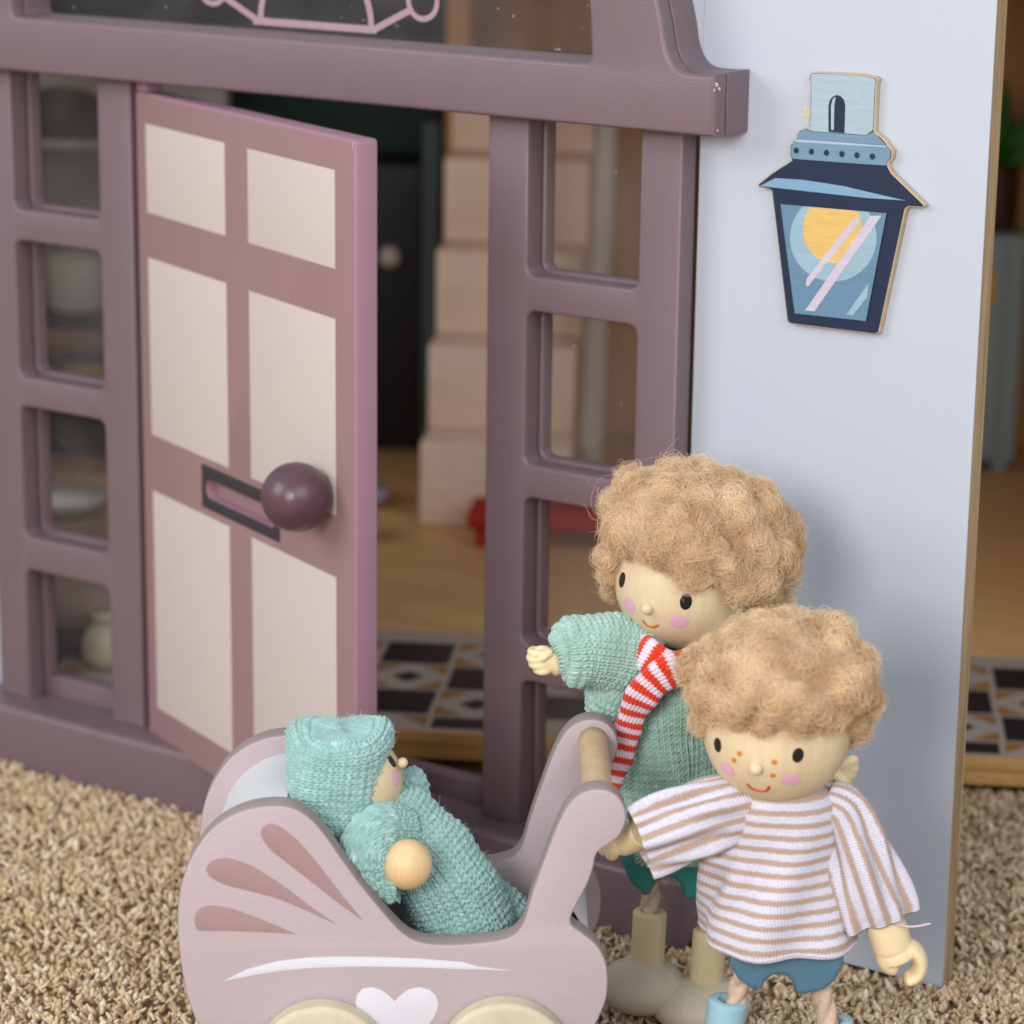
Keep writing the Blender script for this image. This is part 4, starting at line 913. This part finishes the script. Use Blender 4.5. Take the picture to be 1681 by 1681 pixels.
# ------------------------------------------------------------------ baby doll lying in the pram
def baby():
    d = Doll(pram_base+EZ*0); b0 = d.p(700, 1560); 
    M_K = knit('mint_wool', srgb(150, 187, 179), srgb(224, 234, 232), .0140, .0135, .6)
    t = thing('baby_doll', 'baby doll in mint knitted suit and hood leaning back in the pink pram', 'doll', d.p(720, 1520))
    hc = d.p(579, 1283, 0.); hr = d.w(82)
    h = obj('head', ball(hc, hr, 64, 40), M_FACE, t)
    # hood
    path = [(562, 1381, 0, 16), (562, 1374, 0, 36), (562, 1355, 0, 54), (559, 1330, 0, 67), (554, 1298, 0, 69), (555, 1262, 0, 69), (558, 1236, 0, 68), (560, 1217, 0, 66), (561, 1205, 0, 61), (561, 1197, 0, 50), (561, 1193, 0, 34), (561, 1191, 0, 15), (561, 1190.5, 0, 3)]
    C = [d.p(*q[:3]) for q in path]; ra = [d.w(q[3]) for q in path]; rb = [d.w(q[3]*1.2+5) for q in path]
    wale, course = .0142, .0135
    def fold(th, v):
        top = np.clip((v-d.w(120))/d.w(75), 0, 1)
        return .026*top*np.abs(np.cos(th))**7*np.clip((v.max()-v)/.04, 0, 1)-.012*top*np.exp(-((np.cos(th)+.15)/.25)**2)*np.clip((v.max()-v)/.04, 0, 1)+.004*np.sin(3*th+v*25)+.003*np.sin(v*40+2*th)
    hood = loft(C, ra, rb, 460, 260, ax=(E1, E2), disp=knit_disp(wale, .0112, .0130, swap=True, lump=.004, seed=1.3, fold=fold, fade=True), exp=3.0)
    # lean the hood back so that the face shows on the right
    co = np.empty(len(hood.vertices)*3, np.float32); hood.vertices.foreach_get('co', co); co = co.reshape(-1, 3)
    sx = ((co-C[5]) @ E1)/d.w(78); zt = co[:, 2].max(); tt = np.clip((co[:, 2]-zt+.10)/.10, 0, 1)**1.3
    co[:, 2] += tt*(.038*np.clip(-sx, 0, 1.1)**5+.026*np.clip(sx, 0, 1.1)**4-.012*np.exp(-((sx+.15)/.4)**2))
    hood.vertices.foreach_set('co', co.ravel()); hood.update()
    ho = obj('hood', hood, M_K, t); fuzz('hood_fibre', hood, 1600, .011, .00032, M_K, ho)
    # face printed on the visible side
    for nm, q, rx, ry, m in (('eye', (643, 1249), 8.5, 12, M_EYE), ('cheek', (650, 1277), 10, 14, M_CHEEK)):
        print_on(nm, hc, hr, on_ball(hc, hr, *q), d.w(rx), d.w(ry), -.1, m, h)
    obj('nose', ball(d.p(661, 1252, -.03), d.w(8.5), 24, 16), M_FACE, h)
    # suit: body, legs and sleeves melted into one shape, then wrapped as knitted tubes
    K = lambda **k: dict(disp=knit_disp(wale, course, .0135, **k))
    body = d.tube([(626, 1318, .0, 30), (640, 1338, .0, 52), (668, 1368, 0, 61), (699, 1403, 0, 68), (727, 1442, .0, 71), (751, 1482, 0, 72), (772, 1520, 0, 70), (790, 1556, 0, 50)], 480, 330, **K(lump=.006, seed=.4))
    bo = obj('knitted_suit', body, M_K, t); fuzz('suit_fibre', body, 2000, .013, .00032, M_K, bo)
    leg = d.tube([(770, 1470, .05, 40), (800, 1490, .06, 44), (830, 1512, .06, 40), (852, 1535, .06, 26)], 190, 80, **K(lump=.003, seed=2.))
    obj('trouser_leg', leg, M_K, bo)
    sl = d.tube([(655, 1360, -.06, 34), (622, 1368, -.12, 37), (604, 1392, -.15, 37), (608, 1422, -.155, 35), (630, 1438, -.15, 34), (650, 1436, -.15, 36)], 240, 190, hem=d.w(16), **K(lump=.004, seed=3.))
    obj('sleeve', sl, M_K, bo); fuzz('sleeve_fibre', sl, 500, .011, .00032, M_K, bo)
    sl2 = d.tube([(655, 1335, .10, 30), (668, 1318, .11, 28), (669, 1298, .11, 27), (667, 1284, .11, 25), (665, 1276, .11, 20), (664, 1271, .11, 12)], 130, 60, **K(lump=.003, seed=4.))
    obj('sleeve', sl2, M_K, bo)
    M_BALL = skin_wood('birch_ball', srgb(206, 170, 120), srgb(230, 200, 152))
    hb = obj('hand', ball(d.p(668, 1419, -.175), d.w(41), 48, 32), M_BALL, t)
    return t
baby()

# ------------------------------------------------------------------ the two curly haired dolls
def fist(d, parent, name, c, R, ax3, flip=1):
    """closed toy hand: palm, four fingers curled over it and a thumb along the side. ax3 = (out along the arm, up, towards viewer)"""
    o, u, f = ax3; ms = [ball(c, 1., 24, 16, axes=(o*R*.95, u*R*.98, f*R*.72))]
    for k, (h, L_) in enumerate(((.66, .80), (.24, .95), (-.20, .92), (-.60, .74))):
        b = c+u*R*h*.95-o*R*.1+f*R*.45
        P = [b, b+o*R*.55*L_+f*R*.28, b+o*R*1.05*L_+f*R*.05, b+o*R*1.05*L_-f*R*.55, b+o*R*.55*L_-f*R*.95]
        ms.append(loft(P, [R*.26, R*.27, R*.265, R*.25, R*.18], [R*.26, R*.27, R*.265, R*.25, R*.18], 12, 16, up=u, round_ends=R*.2))
    b = c-o*R*.55+u*R*.75*flip+f*R*.45
    ms.append(loft([b, b+o*R*.45+f*R*.35-u*R*.2*flip, b+o*R*.85+f*R*.45-u*R*.55*flip], [R*.30, R*.28, R*.2], [R*.30, R*.28, R*.2], 12, 14, up=u, round_ends=R*.2))
    return ms

def girl():
    d = Doll(on_z(1100, 1648, 0)+E2*.015)
    M_K = knit('mint_green_wool', srgb(160, 193, 179), srgb(228, 236, 230), .0128, .0112, .55)
    t = thing('curly_doll', 'taller curly haired doll in mint sweater and red striped scarf behind the pram', 'doll', d.b, 'curly haired wooden dolls')
    hc = d.p(1122, 952, 0); hr = d.w(111)
    h = head(d, hc, hr, t)
    roll = .33
    print_on('eye', hc, hr, on_ball(hc, hr, 1021, 952), d.w(9.5), d.w(13.5), roll, M_EYE, h); print_on('eye', hc, hr, on_ball(hc, hr, 1126, 988), d.w(9.5), d.w(13.5), roll*.3, M_EYE, h)
    print_on('cheek', hc, hr, on_ball(hc, hr, 1033, 994), d.w(12.5), d.w(15.5), roll, M_CHEEK, h); print_on('cheek', hc, hr, on_ball(hc, hr, 1115, 1021), d.w(15.5), d.w(12.5), roll, M_CHEEK, h)
    npt = on_ball(hc, hr, 1064, 998); obj('nose', ball(npt+nrm(npt-hc)*d.w(3), d.w(10), 24, 16), M_FACE, h)
    line_on('mouth', hc, hr, [(1055, 1017), (1062, 1026), (1072, 1029), (1082, 1025)], d.w(2.6), M_MOUTH, h)
    # hair
    ca, sa = math.cos(-.26), math.sin(-.26)
    A1 = E1*ca+EZ*sa; A3 = -E1*sa+EZ*ca
    c = d.p(1151, 884, .035); rad = (d.w(138), d.w(138), d.w(92))
    cl = clump_cloud(c, rad, (A1, E2, A3), 250, lambda l: l[2] > -.62 and not (l[2] < -.28 and l[1] < .25 and l[0] < .62), .075, 3)
    cl += [(d.p(u, v, o), nrm(d.p(u, v, o)-hc), s) for u, v, o, s in ((1003, 945, .0, .8), (1000, 915, -.02, .9), (1002, 970, .03, .6), (1235, 985, -.03, .9), (1255, 960, .0, 1.), (1215, 1000, .02, .9), (1285, 940, 0., 1.1), (1275, 985, .04, 1.0), (1240, 1010, .05, .9), (1200, 975, -.085, .75), (1185, 950, -.11, .7))]
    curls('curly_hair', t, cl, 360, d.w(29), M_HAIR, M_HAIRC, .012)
    # sweater
    K = lambda **k: dict(disp=knit_disp(.0132, .0112, .0118, **k))
    path = [(1095, 1062, .0, 50, .9), (1092, 1085, 0, 78, .8), (1086, 1125, 0, 95, .8), (1088, 1180, 0, 92, .85), (1095, 1240, 0, 88, .9), (1100, 1300, 0, 92, .95), (1104, 1360, 0, 96, .95), (1106, 1392, 0, 94, .95), (1106, 1399, 0, 86, .95)]
    C = [d.p(*q[:3]) for q in path]; ra = [d.w(q[3]) for q in path]; rb = [d.w(q[3]*q[4]) for q in path]
    sw = loft(C, ra, rb, 520, 360, ax=(E1, E2), disp=knit_disp(.0132, .0112, .0118, lump=.006, seed=.7, fold=lambda th, v: .006*np.sin(3*th+14*v)+.005*np.sin(5*th-20*v)))
    so = obj('sweater', sw, M_K, t); fuzz('sweater_fibre', sw, 1600, .010, .0003, M_K, so)
    sl = d.tube([(1062, 1078, -.04, 52), (1028, 1074, -.06, 55), (992, 1070, -.08, 53), (960, 1068, -.095, 50), (940, 1070, -.105, 48), (930, 1071, -.108, 42), (924, 1072, -.11, 33), (921, 1073, -.11, 24)], 320, 150, **K(lump=.006, seed=1.9))
    o2 = obj('sleeve', sl, M_K, so); fuzz('sleeve_fibre', sl, 700, .010, .0003, M_K, so)
    # bunched cloth under the arm
    sl2 = d.tube([(1040, 1110, -.05, 40), (1010, 1135, -.07, 36), (1004, 1165, -.06, 32), (1020, 1195, -.03, 28)], 170, 80, **K(lump=.004, seed=2.7))
    obj('sleeve_fold', sl2, M_K, so)
    # left hand reaching out
    ms = [d.tube([(945, 1078, -.105, 24), (925, 1084, -.11, 22), (908, 1086, -.115, 24)], 20, 10)]
    ms += fist(d, t, 'hand', d.p(896, 1083, -.118), d.w(25), (-E1, nrm(EZ*.95-E1*.25), -E2), 1)
    obj('hand', fuse(ms, d.w(2.2), 3, .5), M_HAND, t)
    # other hand, resting behind the smaller doll's head
    ms = [d.tube([(1330, 1262, -.02, 26), (1372, 1262, -.03, 22)], 20, 8), ball(d.p(1384, 1264, -.035), d.w(20), 20, 14)]
    for k, (u0, u1, v1) in enumerate(((1388, 1402, 1240), (1390, 1403, 1256), (1388, 1400, 1272), (1384, 1393, 1286))):
        ms.append(d.tube([(u0-8, 1262+k*4, -.05, 10), (u1-4, (1262+v1)/2+k*2, -.06, 11), (u1-2, v1, -.05, 9)], 12, 10, round_ends=d.w(7)))
    ms.append(d.tube([(1376, 1272, -.05, 10), (1384, 1282, -.065, 10), (1390, 1287, -.06, 8)], 12, 10, round_ends=d.w(7)))
    obj('hand', fuse(ms, d.w(2.2), 3, .5), M_HAND, t)
    arm = d.tube([(1180, 1110, .04, 50), (1240, 1180, .05, 52), (1290, 1240, .02, 48), (1335, 1262, -.01, 40)], 200, 120, **K(lump=.004, seed=5.))
    obj('sleeve', arm, M_K, so)
    # scarf: a band round the neck and one hanging end
    M_S = stripes('scarf_jersey', srgb(226, 62, 34), srgb(232, 214, 226), d.w(22.5), 1, d.w(4.), duty=.52, jag=.12)
    fl = lambda th, v: .0025*np.sin(v*70)+.002*np.sin(2*th+v*40)
    def band(path, nm, parent, ratio=.32, nv=60):
        C = [d.p(*q[:3]) for q in path]
        me = loft(C, [d.w(q[3]) for q in path], [d.w(q[3]*ratio) for q in path], 40, nv, up=E2, exp=3.2, disp=lambda th, u, v, c: fl(th, v)); return obj(nm, me, M_S, parent)
    tail = [(1145, 1084, -.11, 28), (1116, 1094, -.17, 28), (1085, 1110, -.185, 27), (1060, 1134, -.18, 26), (1042, 1165, -.165, 24), (1030, 1200, -.145, 21), (1020, 1240, -.14, 19), (1011, 1275, -.14, 16), (1006, 1293, -.14, 12)]
    sc_ = band(tail, 'scarf', t)
    band([(1038, 1046, -.02, 14), (1049, 1062, -.10, 25), (1066, 1078, -.145, 29), (1090, 1094, -.15, 30), (1118, 1104, -.13, 29), (1150, 1106, -.07, 25), (1175, 1095, 0., 18)], 'neck_wrap', sc_)
    # wooden trousers with an arched notch
    M_T = paint('teal_trousers', srgb(50, 134, 128), rough=.5, var=.06, bump=.2)
    trousers(d, t, M_T, 1018, 1196, 1372, 1452, 1092, 1452, 27, 0.)
    M_B = skin_wood('raw_maple_boot', srgb(212, 192, 148), srgb(226, 208, 168)); M_FT = wood('grey_maple_foot', srgb(196, 184, 160), srgb(216, 204, 180), stretch=(6, 6, 3), scale=8.)
    for k, (a, b, bt, fc, fr) in enumerate((((1072, 1430), (1066, 1500), ((1067, 1494), (1062, 1592)), (1054, 1618), (74, 66, 46)), ((1156, 1440), (1164, 1520), ((1166, 1526), (1158, 1620)), (1150, 1650), (82, 72, 46)))):
        oo = -.03-.03*k
        rope('rope_leg', d.p(*a, oo), d.p(b[0], b[1]+8, oo), d.w(15.5), t)
        bo = obj('boot', lathe_tube(d, bt, 28, oo), M_B, t)
        cc = d.p(fc[0], fc[1], oo-.015); obj('foot', ball(cc, 1., 40, 24, axes=(E1*d.w(fr[0]), E2*d.w(fr[1]), EZ*d.w(fr[2]))), M_FT, bo)
    return t

def trousers(d, parent, mat, u0, u1, v0, v1, nu_, nv_, nr, off, tilt=0.):
    """half round wooden block with an arched notch between the legs"""
    W = (u1-u0)/2; mid = (u0+u1)/2
    q = [(u0, v0), (u0+2, v0+(v1-v0)*.35), (u0+W*.16, v0+(v1-v0)*.70), (u0+W*.36, v0+(v1-v0)*.90), (nu_-nr-9, v1-1), (nu_-nr-3, v1-5)]
    q += [(nu_+nr*math.cos(a), nv_-4-nr*1.05*math.sin(a)) for a in np.linspace(PI, 0, 14)]
    q += [(nu_+nr+3, v1+2), (nu_+nr+10, v1+5), (u1-W*.36, v0+(v1-v0)*.95), (u1-W*.16, v0+(v1-v0)*.74), (u1-2, v0+(v1-v0)*.38), (u1, v0)]
    P = [d.p(*x)-d.b for x in q]; loop = [(p @ E1, p[2]) for p in P]
    T = d.w(120); M = frame(d.b+E2*(off-T/2), E1, EZ)
    return obj('trousers', plate([loop], 0, T, d.w(11), M, 4), mat, parent)
def lathe_tube(d, bt, r, off):
    a = d.p(bt[0][0], bt[0][1], off); b = d.p(bt[1][0], bt[1][1], off); T = nrm(b-a); r = d.w(r)
    C = [a+T*.02, a+T*.0, a+T*.0, a+T*r*.14, a+(b-a)*.3, a+(b-a)*.7, b]; rr = [r*.55, r*.60, r*.86, r, r, r, r]
    C = [a+T*r*.5, a+T*r*.02, a, a+T*.002, a+T*r*.16]+[a+(b-a)*f for f in (.3, .5, .7, .9, 1.)]
    rr = [r*.50, r*.54, r*.62, r*.86, r]+[r]*5
    n = len(C); th = np.linspace(0, 2*PI, 48, endpoint=False); e2 = nrm(E2-T*(T @ E2)); e1 = np.cross(e2, T)
    P = np.array(C)[:, None]+(e1[None, None]*np.cos(th)[None, :, None]+e2[None, None]*np.sin(th)[None, :, None])*np.array(rr)[:, None, None]
    return smooth(grid_mesh(P, True, None, cap0=True, cap1=True), 40)

def boy():
    d = Doll(on_z(1278, 1828, 0)+E2*.02)
    t = thing('curly_doll', 'shorter curly haired doll with freckles in beige and white striped top holding the pram', 'doll', d.b, 'curly haired wooden dolls')
    hc = d.p(1275, 1196, 0); hr = d.w(119)
    h = head(d, hc, hr, t)
    for nm, q, rx, ry, rl, m in (('eye', (1178, 1223), 9.5, 12.5, .15, M_EYE), ('eye', (1310, 1240), 9.5, 12.5, .1, M_EYE), ('cheek', (1194, 1263), 15, 12.5, .3, M_CHEEK), ('cheek', (1300, 1280), 16.5, 12, .05, M_CHEEK),
                               ('freckle', (1214, 1237), 4.2, 5, .3, M_FRECK), ('freckle', (1205, 1248), 4.2, 5, .3, M_FRECK), ('freckle', (1271, 1251), 4.6, 4.6, .1, M_FRECK), ('freckle', (1269, 1273), 4.6, 4.2, .1, M_FRECK)):
        print_on(nm, hc, hr, on_ball(hc, hr, *q), d.w(rx), d.w(ry), rl, m, h)
    npt = on_ball(hc, hr, 1242, 1260); obj('nose', ball(npt+nrm(npt-hc)*d.w(3), d.w(11), 24, 16), M_FACE, h)
    line_on('mouth', hc, hr, [(1226, 1286), (1234, 1294), (1246, 1298), (1258, 1298), (1264, 1290)], d.w(2.3), M_MOUTHR, h)
    c = d.p(1286, 1117, .015); rad = (d.w(127), d.w(130), d.w(80))
    cl = clump_cloud(c, rad, (E1, E2, EZ), 250, lambda l: l[2] > -.60 and not (l[2] < -.42 and l[1] < .1 and abs(l[0]) < .75), .075, 5)
    cl += [(d.p(u, v, o), nrm(d.p(u, v, o)-hc), s) for u, v, o, s in ((1152, 1188, -.01, .8), (1160, 1172, -.05, .8), (1405, 1195, .0, 1.0), (1395, 1180, -.05, .9), (1412, 1170, .02, 1.), (1385, 1205, .05, .9))]
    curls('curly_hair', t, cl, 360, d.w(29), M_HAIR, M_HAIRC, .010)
    # striped top
    per = d.w(20.6); cb = srgb(186, 158, 140); cw = srgb(216, 212, 226)
    M_S = stripes('striped_jersey', cb, cw, per, 1, d.w(4.2), duty=.43); M_SS = stripes('striped_sleeve_jersey', cb, cw, per, 0, d.w(4.2), duty=.43, wob=0.)
    path = [(1280, 1284, .0, 66, .9), (1280, 1296, 0, 84, .82), (1281, 1318, 0, 100, .74), (1280, 1352, 0, 106, .72), (1276, 1400, 0, 106, .76), (1272, 1445, 0, 116, .80), (1273, 1490, 0, 124, .82), (1276, 1522, 0, 128, .84), (1277, 1535, 0, 127, .84)]
    C = [d.p(*q[:3]) for q in path]; ra = [d.w(q[3]) for q in path]; rb = [d.w(q[3]*q[4]) for q in path]
    L_ = d.w(250)
    def fold(th, u, v, c):
        f = np.clip(v/L_, 0, 1)
        out = .012*f*np.sin(4*th+1.+6*f)+.007*np.sin(7*th+5*f)*f
        # drape under the left arm
        out += .016*np.exp(-((v-L_*.62)/(L_*.16))**2)*np.sin(th*9+v*30)*np.exp(-((np.cos(th)+1)/.5)**2)
        out -= .022*np.exp(-((v-L_*.50)/(L_*.10))**2)*np.exp(-((np.cos(th)+.95)/.3)**2)
        return out
    tp = loft(C, ra, rb, 220, 140, ax=(E1, E2), disp=fold, hem=d.w(22))
    to = obj('striped_top', tp, M_S, t); fuzz('top_fibre', tp, 400, .009, .0003, M_S, to)
    co = np.empty(len(tp.vertices)*3, np.float32); tp.vertices.foreach_get('co', co); co = co.reshape(-1, 3)+world_loc(to); zz = []
    cen = co[132*220:133*220].mean(0)
    for k in range(0, 220):
        p = co[(132 if k % 2 else 130)*220+k]; zz.append(p+(nrm((p-cen)*[1, 1, 0]))*.0012)
    obj('hem_stitch', loft(np.array(zz), np.full(220, .0011), np.full(220, .0011), 5, 440), paint('white_thread', srgb(232, 226, 232), rough=.9, bump=0), to)
    def sleeve(path, seed, nm='sleeve'):
        C = [d.p(*q[:3]) for q in path]
        ra = [d.w(q[3]) for q in path]; rb = [d.w(q[3]*q[4]) for q in path]
        me = loft(C, ra, rb, 140, 110, up=E2, disp=lambda th, u, v, c: (.010*np.sin(5*th+seed+v*8)+.006*np.sin(9*th-v*20+seed))*np.clip(v/.12, .2, 1), hem=d.w(26))
        o = obj(nm, me, M_SS, to); fuzz('sleeve_fibre', me, 160, .009, .0003, M_SS, to)
    sleeve([(1232, 1322, -.01, 50, .8), (1205, 1328, -.03, 56, .8), (1160, 1340, -.05, 58, .8), (1110, 1358, -.065, 60, .75), (1070, 1374, -.075, 58, .7), (1053, 1381, -.08, 56, .65)], .5)
    sleeve([(1352, 1312, .0, 34, .9), (1378, 1330, -.01, 46, .9), (1398, 1380, -.03, 52, .8), (1418, 1440, -.045, 58, .75), (1436, 1490, -.055, 62, .7), (1443, 1510, -.06, 61, .65)], 2.1)
    # right-hand claw
    o_ = -.06
    ms = [d.tube([(1440, 1490, o_, 30), (1455, 1522, o_, 33), (1464, 1550, o_, 33), (1466, 1556, o_, 31)], 28, 14)]
    col = d.tube([(1466, 1553, o_, 30), (1470, 1562, o_, 33), (1474, 1572, o_, 33)], 28, 10)
    ms.append(col)
    ms.append(d.tube([(1468, 1562, o_, 24, 1.1), (1486, 1556, o_, 18, 1.5), (1502, 1561, o_, 14, 1.9), (1510, 1577, o_, 13, 2.0), (1507, 1594, o_, 12.5, 2.0), (1496, 1604, o_, 12, 2.0), (1483, 1606, o_, 11, 2.0)], 24, 36, round_ends=d.w(6)))
    ms.append(d.tube([(1456, 1556, o_, 21, 1.3), (1457, 1573, o_, 20, 1.3), (1464, 1585, o_, 16, 1.5), (1474, 1590, o_, 10, 1.8)], 20, 18, round_ends=d.w(6)))
    obj('hand', fuse(ms, d.w(2.0), 2, .5), M_HAND, t)
    # left hand closed round the pram's handle
    o_ = .08
    ms = [d.tube([(1056, 1366, -.05, 24), (1040, 1374, -.02, 25), (1022, 1382, .01, 24)], 24, 12), ball(d.p(1012, 1376, .02), d.w(24), 24, 16)]
    for k, (u, v, L_) in enumerate(((1008, 1392, 20), (997, 1384, 22), (989, 1374, 19), (984, 1362, 15))):
        ms.append(d.tube([(u+8, v-16, .0+.03*k, 11), (u, v-4, -.01+.03*k, 12.5), (u-3, v+L_*.45, .01+.03*k, 12), (u-7, v+L_*.55, .03+.03*k, 8)], 14, 14, round_ends=d.w(7)))
    ms.append(d.tube([(1020, 1362, .03, 12), (1004, 1352, .05, 12), (994, 1350, .07, 9)], 14, 12, round_ends=d.w(7)))
    obj('hand', fuse(ms, d.w(2.0), 2, .5), M_HAND, t)
    M_T = paint('slate_blue_trousers', srgb(80, 118, 138), rough=.42, var=.06, bump=.2, spec=.5); M_BT = paint('pale_blue_boot', srgb(152, 190, 200), rough=.45, var=.05, bump=.25, bs=90)
    trousers(d, t, M_T, 1191, 1379, 1530, 1600, 1272, 1604, 27, -.02)
    for k, (a, b, bt) in enumerate((((1228, 1560), (1206, 1650), ((1196, 1640), (1178, 1750))), ((1338, 1575), (1362, 1690), ((1366, 1676), (1384, 1786))))):
        oo = -.045
        rope('rope_leg', d.p(*a, oo), d.p(*b, oo), d.w(17.5), t)
        bo = obj('boot', lathe_tube(d, bt, 33, oo), M_BT, t)
        cc = d.p(bt[1][0]-10+30*k, bt[1][1]+28, oo-.02); obj('foot', ball(cc, 1., 40, 24, axes=(E1*d.w(86), E2*d.w(76), EZ*d.w(52))), M_BT, bo)
    # loose thread at the cuff
    C = [d.p(u, v, -.10) for u, v in ((1462, 1513), (1478, 1519), (1500, 1521), (1528, 1516))]
    obj('loose_thread', loft(C, [d.w(1.6)]*4, [d.w(1.6)]*4, 6, 20), paint('thread', srgb(226, 206, 206), rough=.9, bump=0), to)
    return t
girl(); boy()
